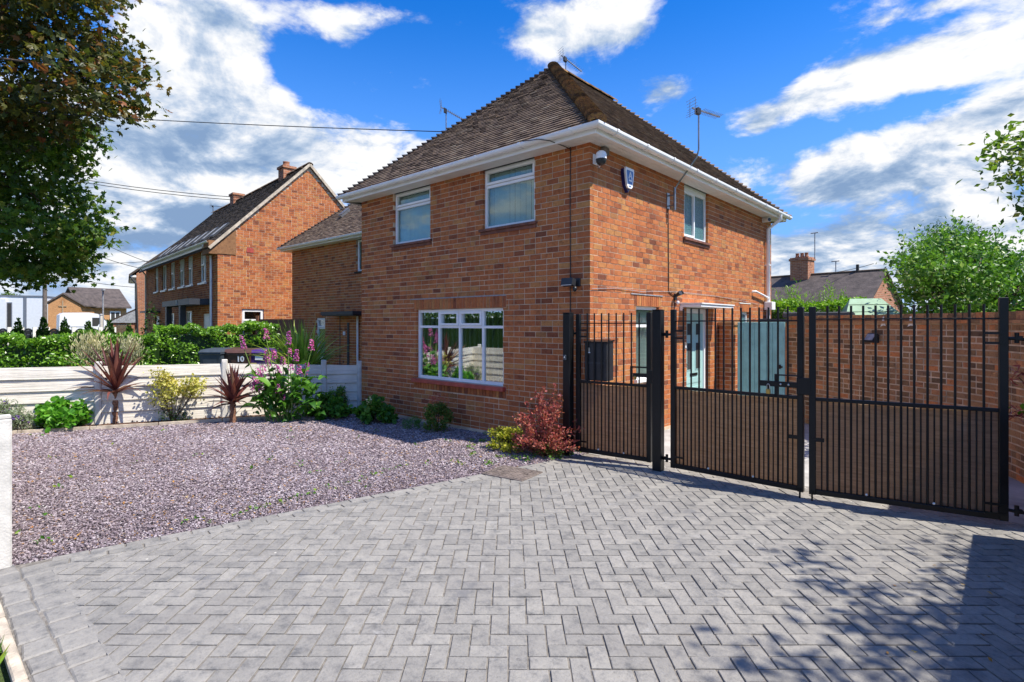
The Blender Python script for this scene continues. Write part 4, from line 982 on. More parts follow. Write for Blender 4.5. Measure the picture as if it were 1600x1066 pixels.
    hip_tiles(deck, (.08, half, Zr+.03), (-L-.1, half, Zr+.03), 'roof_tile', .12, .44, name='ridge_tile', ln=.44, lip=1.0, tap=.96)
    for u, v in ((448, 272), (370, 306)):
        p = loc(u, v, half); x = p[0]
        ch = MB().box(x-.3, x+.3, half-.25, half+.25, Zr-.5, Zr+.32).box(x-.35, x+.35, half-.3, half+.3, Zr+.32, Zr+.42).build('chimney', 'far_brick', H)
        if u > 400: MB().lathe([(.15, 0), (.17, .05), (.14, .08), (.13, .2), (.15, .24), (.0, .24)], (x-.05, half, Zr+.42)).build('chimney_pot', 'terracotta', ch)
    c, s = math.cos(ph), math.sin(ph)
    for k in range(8):             # flat solar tubes low on the slope
        x = -1.75-1.35*k; a = np.array([x, -.3, z0])+np.array([0, c, s])*1.25; nn = np.array([0, -s, c])
        MB().obox(a+nn*.06, (.24, 0, 0), np.array([0, c, s])*.42, nn*.035).obox(a+nn*.098, (.18, 0, 0), np.array([0, c, s])*.34, nn*.004, 1).build('roof_light', ['porch_dark', 'lead'], deck)
    MB().tube([(-.72, -.30, 4.80), (-.72, -.26, 4.66), (-.62, -.06, 4.45), (-.62, -.06, 0)], .045, n=8).tube([(-12.75, -.30, 4.80), (-12.75, -.06, 4.45), (-12.75, -.06, 0)], .04, n=8).build('downpipe', 'white_upvc', H)
    # dark porch round the near door, small canopy over the far one
    p = MB(); p.box(-5.35, -.85, -.72, -.004, 2.58, 2.80).box(-4.95, -4.72, -.68, -.48, 0, 2.58).box(-2.62, -2.38, -.68, -.48, 0, 2.58); p.build('porch', 'porch_dark', H)
    MB().box(-2.9, -2.62, -.735, -.722, 2.60, 2.79).build('porch_lamp', 'lead', H)
    MB().box(-11.0, -9.5, -.6, -.004, 2.42, 2.50).build('canopy', 'porch_dark', H)
    return H, loc, half, Zr
NB, NLOC, NHALF, NZR = gable_house()

def second_house():
    b = D(213, 470, 36)*np.array([1, 1, 0]); H = thing('end_house', 'further brick house end with white eaves and lean-to porch beyond the long gabled house', 'house', b, R(-13))
    m = MB(); m.box(-7, 0, .002, 6.5, 0, 5.2).ext([(0, .0, 5.2), (0, 6.5, 5.2), (0, 3.25, 8.0)], (-7, 0, 0)); m.build('wall', 'far_brick', H)
    MB().ext([(.1, -.4, 4.95), (.1, 3.25, 8.12), (.1, 6.9, 4.95), (.1, 6.9, 5.1), (.1, 3.25, 8.3), (.1, -.4, 5.1)], (-7.2, 0, 0)).build('roof', 'dark_tile', H)
    MB().box(-7, -.0, -.35, -.0, 4.93, 5.06).build('soffit_board', 'soffit_white', H)
    for x in (-1.6, -4.2):
        f = MB().box(x-.6, x+.6, -.03, .02, 3.5, 4.8).build('window', 'white_upvc', H); MB().box(x-.5, x+.5, -.045, -.032, 3.6, 4.7).build('pane', 'soft_glass', f)
    MB().tube([(-.1, -.35, 5.0), (.08, -.02, 4.5), (.08, .1, 0)], .06, n=6).tube([(.08, 1.2, 5.3), (.08, 1.2, 0)], .04, n=6).build('downpipe', 'cable_black', H)
    p = MB().box(-.75, -.05, -1.3, -.002, 0, 2.0).build('porch', 'far_brick', H); MB().ext([(0, -1.5, 1.95), (0, 0, 2.8), (0, 0, 2.9), (0, -1.5, 2.06)], (-.85, 0, 0)).build('porch_roof', 'dark_tile', p)
    MB().box(-.045, -.03, -1.1, -.5, .9, 1.85).build('pane', 'soft_glass', p); MB().ext([(.01, -1.45, 1.95), (.01, -.02, 1.95), (.01, -.02, 2.78)], (.02, 0, 0)).build('porch_gable', 'lead', p)
second_house()

def church_hall():
    b = D(75, 470, 48)*np.array([1, 1, 0]); e = D(205, 452, 53)*np.array([1, 1, 0]); dx = e-b; L = np.linalg.norm(dx); rz = math.atan2(dx[1], dx[0])
    H = thing('church_hall', 'low yellow brick church hall with plain cross on gable and dark roof', 'church hall', b, rz)
    m = MB(); m.ext([(0, 0, 0), (2.3, 0, 0), (2.3, 0, 3.62), (1.0, 0, 4.5), (0, 0, 3.75)], (4.5, 3.6, 0)).box(2.6, L, 1.2, 7, 0, 3.45).ext([(L, 1.2, 3.45), (L, 7, 3.45), (L, 4.1, 5.2)], (-.2, 0, 0)); m.build('wall', 'tan_brick', H)
    MB().ext([(-.2, -.15, 3.62), (1.0, -.15, 4.52), (2.55, -.15, 3.47), (2.55, -.15, 3.57), (1.0, -.15, 4.66), (-.2, -.15, 3.75)], (4.6, 3.7, 0)).ext([(2.4, .8, 3.38), (2.4, 4.1, 5.3), (2.4, 7.3, 3.38), (2.4, 7.3, 3.5), (2.4, 4.1, 5.42), (2.4, .8, 3.5)], (L-2.1, 0, 0)).build('roof', 'slate_roof', H)
    MB().box(.97, 1.05, -.06, -.002, 2.0, 3.95).box(.72, .97, -.06, -.002, 3.42, 3.5).box(1.05, 1.30, -.06, -.002, 3.42, 3.5).build('cross', 'pale_timber', H)
    for x in (4.9, 7.4, 9.3):
        if x < L-.6:
            f = MB().box(x, x+.85, 1.13, 1.19, 2.0, 3.1).build('window', 'white_upvc', H)
            for k in range(2): MB().box(x+.08+k*.38, x+.39+k*.38, 1.12, 1.128, 2.1, 3.0).build('pane', 'dark_room', f)
church_hall()
def modern_block():
    b = D(-60, 480, 50)*np.array([1, 1, 0]); e = D(70, 480, 52)*np.array([1, 1, 0]); dx = e-b; L = np.linalg.norm(dx)
    H = thing('clinic_building', 'white flat roofed modern building at far left behind the hedge', 'building', b, math.atan2(dx[1], dx[0]))
    MB().box(0, L, 0, 9, .9, 4.42).build('wall', 'modern_white', H); MB().box(-.05, L+.05, -.05, 9, 4.422, 4.55).build('roof', 'modern_grey', H)
    MB().box(0, L, .06, 8.9, 0, .9).build('plinth', 'yard_concrete', H); MB().box(L*.735, L*.775, -.03, 0, .9, 4.4).build('cladding_strip', 'modern_grey', H)
    f = MB().box(L*.535, L*.60, -.06, 0, 1.0, 3.9).build('window', 'modern_grey', H); MB().box(L*.545, L*.59, -.07, -.062, 1.15, 3.8).build('pane', 'dark_room', f)
    MB().box(L*.46, L*.535, -.25, -.001, 1.0, 4.2).build('bay', 'modern_white', H)
modern_block()
def white_van():
    b = D(92, 507, 44)*np.array([1, 1, 0]); e = D(192, 507, 47)*np.array([1, 1, 0]); dx = e-b; L = np.linalg.norm(dx)
    V = thing('white_van', 'long white high roof panel van parked beyond the hedge', 'van', b, math.atan2(dx[1], dx[0]))
    prof = [(0.0, .45), (.05, 2.6), (.25, 2.78), (L-2.3, 2.82), (L-1.7, 2.70), (L-.85, 1.75), (L-.1, 1.45), (L, .95), (L, .45)]
    MB().ext([(x, 0, z) for x, z in prof], (0, 2.0, 0)).build('body', 'van_white', V)
    MB().ext([(L-1.75, -.012, 1.7), (L-1.35, -.012, 2.35), (L-1.6, -.012, 2.40), (L-2.1, -.012, 2.40), (L-2.1, -.012, 1.7)], (0, .01, 0)).build('side_window', 'dark_room', V)
    MB().box(.3, L-2.4, -.012, -.001, 1.62, 1.67).build('side_rail', 'modern_grey', V); MB().ext([(L-1.62, .12, 2.66), (L-1.62, 1.88, 2.66), (L-.87, 1.88, 1.82), (L-.87, .12, 1.82)], (.03, 0, .03)).build('windscreen', 'dark_room', V)
    for x in (1.1, L-1.1):
        for y in (.0, 1.78): w = MB().tube([(x, y, .36), (x, y+.22, .36)], .36, n=16).build('wheel', 'tyre', V); MB().tube([(x, y-.01, .36), (x, y+.23, .36)], .2, n=12).build('rim', 'lead', w)
white_van()
def dark_car():
    b = D(101, 513, 37)*np.array([1, 1, 0]); e = D(176, 513, 37)*np.array([1, 1, 0]); dx = e-b; L = 4.1
    V = thing('dark_car', 'dark hatchback car parked in front of the white van', 'car', b, math.atan2(dx[1], dx[0]))
    prof = [(0, .35), (.02, .85), (.25, 1.0), (.75, 1.46), (2.1, 1.5), (2.75, 1.02), (3.8, .85), (L, .6), (L, .35)]
    MB().ext([(x, 0, z) for x, z in prof], (0, 1.7, 0)).build('body', 'car_dark', V)
    MB().ext([(.5, -.01, 1.02), (.85, -.01, 1.38), (2.05, -.01, 1.42), (2.55, -.01, 1.02)], (0, .008, 0)).build('side_window', 'soft_glass', V)
    for x in (.75, 3.3):
        for y in (0, 1.5): w = MB().tube([(x, y-.01, .31), (x, y+.2, .31)], .31, n=14).build('wheel', 'tyre', V); MB().tube([(x, y-.02, .31), (x, y+.21, .31)], .18, n=10).build('rim', 'lead', w)
dark_car()
def poles():
    p = D(70, 500, 42); t = thing('utility_pole', 'tall dark wooden utility pole left of the church hall', 'pole', (p[0], p[1], 0)); MB().tube([(0, 0, -.1), (0, 0, 9.2)], .16, .11, n=8).build('shaft', 'pole_wood', t); MB().box(-.7, .7, -.05, .05, 8.7, 8.82).build('crossarm', 'pole_wood', t)
    p = D(161, 500, 40); t = thing('lamp_post', 'slim grey lamp post standing in front of the church hall', 'lamp post', (p[0], p[1], 0)); MB().tube([(0, 0, -.1), (0, 0, 4.3)], .06, .05, n=8).build('shaft', 'lead', t); MB().bevbox(-.12, .3, -.08, .08, 4.28, 4.4, .02).build('lamp_head', 'lead', t)
    p = D(158, 500, 39); t = thing('short_post', 'short pale post beside the slim lamp post', 'post', (p[0], p[1], 0)); MB().tube([(0, 0, -.1), (0, 0, 2.5)], .1, n=8).build('shaft', 'post_concrete', t); MB().lathe([(.12, 0), (.12, .05), (0, .1)], (0, 0, 2.5)).build('cap', 'lead', t)
poles()
# front garden railing of the long house: white posts with dark scalloped trellis
def trellis():
    a = D(-5, 520, 25); e = D(178, 518, 24); a[2] = e[2] = 0; t = thing('trellis_fence', 'low fence of white posts and dark scalloped trellis behind the hedge', 'fence', a); n = 9; d = (e-a)/n
    for i in range(n+1): MB().box(-.07, .07, -.07, .07, 0, 1.72).build('post', 'white_spots', t).location = tuple(d*i)
    for i in range(n):
        mb = MB(); K = 8; p0 = d*i
        top = [p0+d*(k/K)+np.array([0, 0, 1.42+.22*math.sin(math.pi*k/K)]) for k in range(K+1)]
        for k in range(K): mb.bar(top[k], top[k+1], .04, .06)
        for k in range(1, 12):
            s = k/12; mb.bar(p0+d*s+np.array([0, 0, .3]), p0+d*min(1, s+.25)+np.array([0, 0, 1.4+.2*math.sin(math.pi*min(1, s+.25))]), .025, .03); mb.bar(p0+d*s+np.array([0, 0, .3]), p0+d*max(0, s-.25)+np.array([0, 0, 1.4+.2*math.sin(math.pi*max(0, s-.25))]), .025, .03)
        mb.build('trellis_panel', 'porch_dark', t)
trellis()

# ------------------------------------------------------------------ bungalow, shed and flat roof behind the garden wall on the right
def bungalow():
    r = D(1382, 421, 26); l = D(1205, 432, 30.2); d = (l-r); d[2] = 0; L0 = np.linalg.norm(d); rz = math.atan2(d[1], d[0])
    H = thing('bungalow', 'bungalow with plain dark roof, sunlit brick gable and big chimney behind the garden wall', 'bungalow', (r[0], r[1], 0), rz)
    L = L0+7; Zr, hw, ze = 4.42, 3.0, 2.35
    MB().box(.02, L, -hw+.25, hw-.25, 0, ze+.1).ext([(.02, -hw+.25, ze), (.02, hw-.25, ze), (.02, 0, Zr-.1)], (L, 0, 0)).build('wall', 'far_brick', H)
    MB().ext([(-.12, -hw, ze-.05), (-.12, 0, Zr), (-.12, hw, ze-.05), (-.12, hw, ze-.17), (-.12, 0, Zr-.12), (-.12, -hw, ze-.17)], (L+.2, 0, 0)).build('roof', 'slate_roof', H)
    rt = MB()
    for k in range(int(L/.45)): rt.tube([(-.1+k*.45, 0, Zr+.0), (-.1+k*.45+.44, 0, Zr+.0)], .07, n=8)
    rt.build('ridge_tiles', 'bark', H, kind='stuff')
    c = D(1255, 420, 29); q = c-np.array(H.location); x = q[0]*math.cos(rz)+q[1]*math.sin(rz)
    ch = MB().box(x-.45, x+.45, -.38, .38, Zr-.3, Zr+.92).box(x-.5, x+.5, -.43, .43, Zr+.75, Zr+.86).build('chimney', 'far_brick', H)
    for k in (-.22, .0, .24): MB().lathe([(.11, 0), (.12, .04), (.09, .08), (.085, .22), (.1, .25), (0, .25)], (x+k, 0, Zr+.92)).build('chimney_pot', 'terracotta', ch)
    b = np.array(H.location)
    for name, u, h in (('aerial_pole', 1264, 1.35), ('vent_pole', 1313, .7), ('vent_pipe', 1361, .45)):
        c = D(u, 425, 28); q = c-b; x = q[0]*math.cos(rz)+q[1]*math.sin(rz)
        z = Zr+(.8 if u == 1264 else -.1); mb = MB().tube([(x, 0, z), (x, 0, z+h)], .025 if h > .5 else .07, n=6)
        if h > .5: mb.tube([(x-.16, 0, z+h), (x+.2, 0, z+h)], .03, n=6)
        mb.build(name, 'lead' if h > .5 else 'cable_black', H)
bungalow()
def sheds():
    p, q = D(1320, 497, 13.5), D(1418, 497, 13.0); p[2] = q[2] = 0; d = q-p; L = np.linalg.norm(d); S = thing('green_shed', 'pale green garden shed with sloping top behind the brick garden wall', 'shed', p, math.atan2(d[1], d[0]))
    for z in range(6):
        z0 = .1+z*.33; MB().box(0, L, 0, .03, z0, z0+.32).build('board', 'shed_green', S)
    a, b = .22, L-.38; MB().add([(0, -.03, 1.98), (L, -.03, 1.98), (b, .75, 2.50), (a, .75, 2.50), (0, 1.5, 1.98), (L, 1.5, 1.98)], [(0, 1, 2, 3), (1, 5, 2), (0, 3, 4), (3, 2, 5, 4), (0, 4, 5, 1)]).build('roof', 'shed_green', S)
    for t in (.33, .68):
        MB().bar((a*t, -.03+.78*t-.004, 1.98+.52*t+.006), (L-.38*t, -.03+.78*t-.004, 1.98+.52*t+.006), .012, .008).build('felt_lap', 'dark_leaf', S)
    p, q = D(1214, 497, 13.2), D(1326, 494, 12.4); p[2] = q[2] = 0; d = q-p; L = np.linalg.norm(d); S = thing('flat_roof_store', 'dark felted flat roof store just above the garden wall', 'shed', p, math.atan2(d[1], d[0]))
    MB().box(0, L, .1, 1.8, 0, 1.95).build('wall', 'old_brick', S); MB().bevbox(.12, L+.1, -.05, 1.9, 2.0, 2.13, .02).build('roof', 'shed_felt', S); MB().box(-.4, .3, -.02, 1.5, 1.88, 1.98).build('lower_roof', 'shed_felt', S)
sheds()

# ------------------------------------------------------------------ brick garden wall behind the gates
GW = thing('garden_wall', 'old weathered brick garden wall with brick coping behind the black gates', 'wall', (1.30, 4.92, 0))
def garden_wall():
    P0, P1 = np.array([1.30, 4.92, 0]), np.array([3.95, 2.98, 0]); d = P1-P0; L = np.linalg.norm(d); a0 = math.atan2(d[1], d[0]); Zt = 1.86
    walls = [Wall(GW, (0, 0, 0), a0, L, Zt, seed=31, mat='old_brick', mortar='old_mortar', jt=.017, course=.084, bl=.225, thick=.22)]
    # curved corner in short straight pieces, turning to run towards the street
    c = P1-P0; ang = a0; pieces = 9; tot = R(-90)-a0+R(4); seg = .20
    for k in range(pieces):
        ang = a0+tot*(k+1)/pieces; u = np.array([math.cos(ang), math.sin(ang), 0])
        walls.append(Wall(GW, c, ang, seg+.004, Zt, seed=40+k, mat='old_brick', mortar='old_mortar', jt=.017, course=.084, bl=.2, thick=.2)); c = c+u*seg
    Ls = (P0+c)[1]-.15; walls.append(Wall(GW, c, R(-86), Ls, Zt, seed=60, mat='old_brick', mortar='old_mortar', jt=.017, course=.084, thick=.2))
    lw = walls[-1]; walls.append(Wall(GW, c+lw.u*Ls-lw.n*.204, R(94), Ls, Zt, seed=61, mat='old_brick', mortar='old_mortar', jt=.017, course=.084, thick=.012))
    lay_bricks(walls, 300); walls.pop()
    end = c+np.array([math.cos(R(-86)), math.sin(R(-86)), 0])*Ls
    # coping: projecting course, then bricks on edge
    for w in walls:
        Lw = (w.openings and 0) or max(r[1] for r in w.full+w.rest); 
        strip(w, 0, Lw, Zt-.002, Zt+.04, -.24, .035, 'old_brick', 'coping_course')
        n = max(1, round(Lw/.115))
        for i in range(n): strip(w, Lw*i/n+.004, Lw*(i+1)/n-.004, Zt+.042, Zt+.14+rnd.uniform(-.004, .004), -.235, .005+rnd.uniform(-.004, .004), 'old_brick', 'coping_brick')
    w = walls[0]
    for a in (.62, 2.15, 2.62):
        m = MB(); z = Zt+.10
        m.add([w.P(a+x, zz, .008+.0005*i) for i, (x, zz) in enumerate(((-.02, z), (.015, z+.01), (.02, z-.08), (.05, z-.14), (.0, z-.13), (-.05, z-.15), (-.02, z-.08)))], [(0, 6, 5, 4, 3, 2, 1)]); m.build('mortar_splash', 'white_spots', w.obj)
    return w, P0+end
GWW, GWEND = garden_wall()
lowend = GWEND
RW = thing('shadow_wall', 'unseen low brick wall added along the right edge of the drive for its shadow', 'wall', (4.95, -.1, 0))  # added out of view, height chosen so its shadow edges the drive
rw = Wall(RW, (0, 0, 0), R(-90), 6.0, 1.08, seed=70, mat='old_brick', mortar='old_mortar', course=.078); 
lay_bricks([rw], 0)
for i in range(26): strip(rw, i*.2308+.004, (i+1)*.2308-.004, 1.075, 1.15, -.21, .012, 'old_brick', 'coping_brick')
# brick pier and teal side gate
PR = thing('brick_pier', 'narrow brick pier between the house side and the teal gate', 'pier', (.0, 4.72, 0))
wp = Wall(PR, (.03, 0, 0), 0.0, .30, 1.82, seed=81, course=.0865); wq = Wall(PR, (.33, 0, 0), R(90), .24, 1.82, seed=82, start=.0925, mstart=.1, thick=.05); lay_bricks([wp, wq], 0)
MB().bevbox(.01, .36, -.03, .25, 1.824, 1.90, .01).build('coping', 'old_brick', PR)
TG = thing('side_gate', 'teal painted boarded side gate between brick pier and garden wall', 'gate', (.38, 4.78, 0))
for i in range(8):
    x = i*.113; MB().bevbox(x+.002, x+.111, 0, .022, .05, 1.89, .004).build('board', 'teal_boards', TG)
for z in (.3, 1.0, 1.65): MB().box(.02, .88, .023, .055, z, z+.09).build('rail', 'teal_boards', TG)
MB().box(.80, .83, -.012, 0, .98, 1.06).box(.76, .86, -.006, 0, 1.0, 1.035).build('latch', 'black_metal', TG)
# wall fixture on the garden wall
t = thing('wall_lamp', 'black wall floodlight fixed high on the garden wall', 'lamp', GWW.P(2.02, 1.60, .0)+np.array([1.30, 4.92, 0]), GWW.ang)
MB().bevbox(-.05, .05, -.03, 0, -.05, .06, .006).build('back_plate', 'black_plastic', t)
MB().obox((.0, -.10, .03), (.09, 0, 0), (0, .045, .06), (0, -.02, .015)).build('housing', 'black_plastic', t); MB().obox((-.0, -.128, .045), (.075, 0, 0), (0, .036, .048), (0, -.002, .0015)).build('lens', 'lead', t)

# ------------------------------------------------------------------ steel gates
BAR = {}
def bar_obj(par, x, z0, z1, w, y=0.0):
    key = round(w*1000)
    if key not in BAR: BAR[key] = MB().tube([(0, 0, 0), (0, 0, 1)], w/2, n=8).mesh('bar', 'black_metal')
    o = obj('bar', BAR[key], par, loc=(x, y, z0)); o.scale = (1, 1, z1-z0); return o
def gate_leaf(name, label, p0, p1, n, zb=.06, zm=1.06, zt=1.885, ztop=2.035, sw=.06, tops=(2.03, 2.03), lock_from=None):
    p0, p1 = np.array([p0[0], p0[1], 0.0]), np.array([p1[0], p1[1], 0.0]); d = p1-p0; L = np.linalg.norm(d)
    t = thing(name, label, 'gate', p0, math.atan2(d[1], d[0]))
    for x, tp in ((sw/2, tops[0]), (L-sw/2, tops[1])): MB().bevbox(x-sw/2, x+sw/2, -.03, .03, zb, tp, .004).build('stile', 'black_metal', t)
    MB().bevbox(sw, L-sw, -.025, .025, zb+.003, zb+.055, .004).build('rail', 'black_metal', t)
    MB().bevbox(sw, L-sw, -.02, .02, zm-.018, zm+.018, .004).build('rail', 'black_metal', t)
    MB().bevbox(sw, L-sw, -.016, .016, zt-.007, zt+.007, .003).build('rail', 'black_metal', t)
    g = (L-2*sw)/(n+1)
    for i in range(n): bar_obj(t, sw+g*(i+1), zb+.05, ztop, .022)
    for i in range(n+1): bar_obj(t, sw+g*(i+.5), zb+.05, zm-.01, .015)
    sc = MB(); K = 14; x0, x1 = sw-.01, L-sw+.012
    top = lambda x: zm-.02-.018*math.sin(math.pi*min(1, max(0, (x-x0)/(x1-x0))))*rnd.uniform(.3, 1)
    for i in range(K+1):
        x = x0+(x1-x0)*i/K; y = .030+rnd.uniform(0, .006); sc.v += [(x, y, zb+.04), (x, y+.003, top(x)), (x, y+.005, zb+.04), (x, y+.008, top(x))]
    for i in range(K):
        a = i*4; sc.f += [(a, a+4, a+5, a+1), (a+6, a+2, a+3, a+7), (a+1, a+5, a+7, a+3), (a+2, a+6, a+4, a)]; sc.mi += [0]*4; sc.sm += [False]*4
    sc.build('screen', 'woven_screen', t)
    for x in (.32*L, .66*L): MB().lathe([(.012, 0), (.012, .004), (0, .006)], (0, 0, 0), 8).build('screen_clip', 'white_spots', t).matrix_basis = Matrix.Translation((x, -.03, zb+.075)) @ Matrix.Rotation(R(90), 4, 'X')
    return t, L
def post(label, p, h, w=.115):
    t = thing('gate_post', label, 'post', (p[0], p[1], 0), R(2), 'square steel posts of the drive gates'); MB().bevbox(-w/2, w/2, -w/2, w/2, -.1, h, .006).build('shaft', 'black_metal', t); MB().bevbox(-w/2-.003, w/2+.003, -w/2-.003, w/2+.003, h+.001, h+.012, .003).build('cap', 'black_metal', t); return t
PA, PB, PC = D(888, 712, 7.78)[:2], D(1028.5, 737, 6.96)[:2], np.array([4.66, .11])
post('square black gate post beside the red barberry bush', PA, 2.0); post('square black gate post between the narrow gate and the wide gates', PB, 2.02); post('square black gate post at the right edge by the curved wall', PC, 2.12)
g1, L1 = gate_leaf('pedestrian_gate', 'narrow black barred gate with woven screen and letter box behind it', D(901, 705, 7.80)[:2], D(1018, 722, 7.16)[:2], 8, zb=.05, zm=1.04, zt=1.86, ztop=2.0, tops=(1.99, 2.0))
g2, L2 = gate_leaf('driveway_gate', 'left leaf of the wide black drive gates with sliding bolt', D(1049, 732, 6.88)[:2], D(1256, 770, 5.86)[:2], 13)
g3, L3 = gate_leaf('driveway_gate', 'right leaf of the wide black drive gates, hung by the curved wall', D(1264, 776, 5.81)[:2], D(1575, 815, 5.0)[:2], 13, zt=1.90, tops=(2.03, 2.09), sw=.065)
for g in (g2, g3): g['group'] = 'wide drive gate leaves'
def hinges(par, x, side):
    for z in (.16, 1.72):
        m = MB(); s = side
        m.tube([(x, 0, z), (x+s*.11, 0, z-.01)], .016, n=8).tube([(x+s*.06, 0, z-.045), (x+s*.06, 0, z+.05)], .018, n=8).bevbox(x+s*.08-.02, x+s*.08+.02, -.02, .02, z-.02, z+.02, .004)
        for dz in (-.045, .045): m.box(min(x-s*.015, x-s*.17), max(x-s*.015, x-s*.17), -.036, -.028, z+dz-.011, z+dz+.011)
        m.build('hinge', 'black_metal', par)
hinges(g1, 0, -1); hinges(g2, 0, -1); hinges(g3, L3, 1)
# latch box, sliding bolt and drop bolts
MB().box(L1-.29, L1-.06, -.015, .015, 1.27, 1.29).box(L1-.29, L1-.27, -.02, .02, 1.06, 1.29).box(L1-.25, L1-.03, -.02, .02, 1.15, 1.20).build('latch_frame', 'black_metal', g1); MB().bevbox(L1-.05, L1+.08, -.04, -.025, 1.08, 1.25, .004).build('latch_plate', 'black_metal', g1)
MB().bevbox(L1-.235, L1-.20, -.035, .0, 1.115, 1.165, .006).build('lock_barrel', 'brass', g1)
MB().bevbox(L2-.44, L2+.09, -.045, -.022, 1.165, 1.225, .004).build('sliding_bolt', 'black_metal', g2); MB().bevbox(L2-.06, L2+.08, -.05, -.028, 1.10, 1.28, .004).build('bolt_plate', 'black_metal', g2)
MB().box(L2-.29, L2-.06, -.015, .015, 1.285, 1.30).box(L2-.29, L2-.255, -.02, .02, 1.06, 1.30).build('bolt_frame', 'black_metal', g2)
for x in (L2-.22, L2-.14): MB().lathe([(.012, 0), (.012, .004), (0, .006)], (0, 0, 0), 8).build('bolt_head', 'steel', g2).matrix_basis = Matrix.Translation((x, -.046, 1.195)) @ Matrix.Rotation(R(90), 4, 'X')
for g, x in ((g2, L2-.03), (g3, .03)):
    MB().tube([(x, -.035, .0), (x, -.035, .10)], .010, n=6).build('drop_bolt', 'black_metal', g); s = -1 if g is g2 else 1
    MB().box(min(x, x+s*.11), max(x, x+s*.11), -.034, -.022, .62, .66).build('bolt_strap', 'black_metal', g)
m = g2.matrix_basis.copy(); pl = thing('padlock', 'small brass padlock hanging from the sliding bolt of the drive gates', 'padlock', Matrix.Translation(g2.location) @ Matrix.Rotation(g2.rotation_euler[2], 4, 'Z') @ Vector((L2-.345, -.05, 1.11)), g2.rotation_euler[2])
MB().bevbox(-.022, .022, -.012, .012, -.03, .025, .005).build('body', 'brass', pl); MB().tube([(-.014, 0, .02), (-.014, 0, .065), (-.006, 0, .08), (.006, 0, .08), (.014, 0, .065), (.014, 0, .02)], .004, n=6).build('shackle', 'steel', pl)
# letter box
lb = thing('letter_box', 'black steel letter box hung behind the narrow gate', 'letter box', Matrix.Translation(g1.location) @ Matrix.Rotation(g1.rotation_euler[2], 4, 'Z') @ Vector((.115, .02, 1.06)), g1.rotation_euler[2])
MB().bevbox(0, .34, 0, .22, 0, .54, .006).build('body', 'black_plastic', lb); MB().ext([(-.012, -.012, .525), (.352, -.012, .525), (.352, .235, .545), (-.012, .235, .545)], (0, 0, .022)).build('lid', 'black_metal', lb)
MB().box(.0, .30, -.007, -.001, .235, .26).build('seam_rail', 'porch_dark', lb); MB().bevbox(.055, .085, -.012, -.001, .40, .46, .003).build('key_lock', 'steel', lb); MB().box(.05, .09, -.009, -.001, .385, .398).build('key_tag', 'white_print', lb)
# bell push on the first post
bp = thing('bell_push', 'small grey push button box on the post beside the red barberry', 'button', (PA[0]-.012, PA[1]-.062, 1.38), R(2)); MB().bevbox(-.025, .025, -.02, 0, -.035, .035, .005).build('casing', 'slate_bin', bp); MB().lathe([(.012, 0), (.012, .005), (0, .007)], (0, 0, 0), 10).build('button', 'steel', bp).matrix_basis = Matrix.Translation((0, -.02, 0)) @ Matrix.Rotation(R(90), 4, 'X')

# ------------------------------------------------------------------ white concrete fence on the left
FN = thing('concrete_fence', 'off white concrete panel fence along the left of the slate garden', 'fence', (FL[0][0], FL[0][1], 0))
def conc_fence():
    o = np.array([FL[0][0], FL[0][1], 0]); tops = [1.12, 1.13, 1.12, 1.06, 1.02]; bt = [1.085, 1.075, 1.065, .985, .955]
    def pst(p, h, w=.105):
        m = MB().bevbox(-w/2, w/2, -w/2, w/2, -.1, h, .012); m.box(-.03, .03, -w/2-.006, -w/2+.002, 0, h-.04); return m
    for i, p in enumerate(FL):
        q = FL[min(i+1, 4)]-FL[max(i-1, 0)]; an = math.atan2(q[1], q[0])
        pst(p, tops[i]+.03).build('post', 'post_concrete', FN, mat=Matrix.Translation((p[0]-o[0], p[1]-o[1], 0)) @ Matrix.Rotation(an, 4, 'Z'))
    for i in range(4):
        a, b = FL[i], FL[i+1]; d = b-a; L = np.linalg.norm(d); an = math.atan2(d[1], d[0]); nb = 5
        for k in range(nb):
            za0, za1 = .01+(bt[i]-.01)*k/nb, .01+(bt[i]-.01)*(k+1)/nb; zb0, zb1 = .01+(bt[i+1]-.01)*k/nb, .01+(bt[i+1]-.01)*(k+1)/nb
            x0, x1 = .055, L-.055; yb, yt = -.038, -.008; th = .028
            m = MB().add([(x0, yb, za0+.004), (x1, yb, zb0+.004), (x1, yt, zb1), (x0, yt, za1), (x0, yb+th+.012, za0+.004), (x1, yb+th+.012, zb0+.004), (x1, yt+th, zb1), (x0, yt+th, za1)],
                         [(0, 1, 2, 3), (5, 4, 7, 6), (1, 5, 6, 2), (4, 0, 3, 7), (3, 2, 6, 7), (4, 5, 1, 0)])
            m.build('board', 'concrete_board', FN, mat=Matrix.Translation((a[0]-o[0], a[1]-o[1], rnd.uniform(-.003, .003))) @ Matrix.Rotation(an, 4, 'Z'))
conc_fence()
FP = thing('fence_post', 'white concrete post at the left edge where slate garden meets the drive', 'post', (-1.235, -6.13, 0)); MB().bevbox(-.055, .055, -.055, .055, -.1, 1.13, .014).build('shaft', 'post_concrete', FP); MB().ext([(-.05, -.05, 1.131), (.05, -.05, 1.131), (.05, .05, 1.131), (-.05, .05, 1.131)], (0, 0, .02)).build('cap', 'post_concrete', FP)
FF = thing('front_fence', 'white concrete panel fence along the street side of the slate garden', 'fence', (-1.235, -6.13, 0))
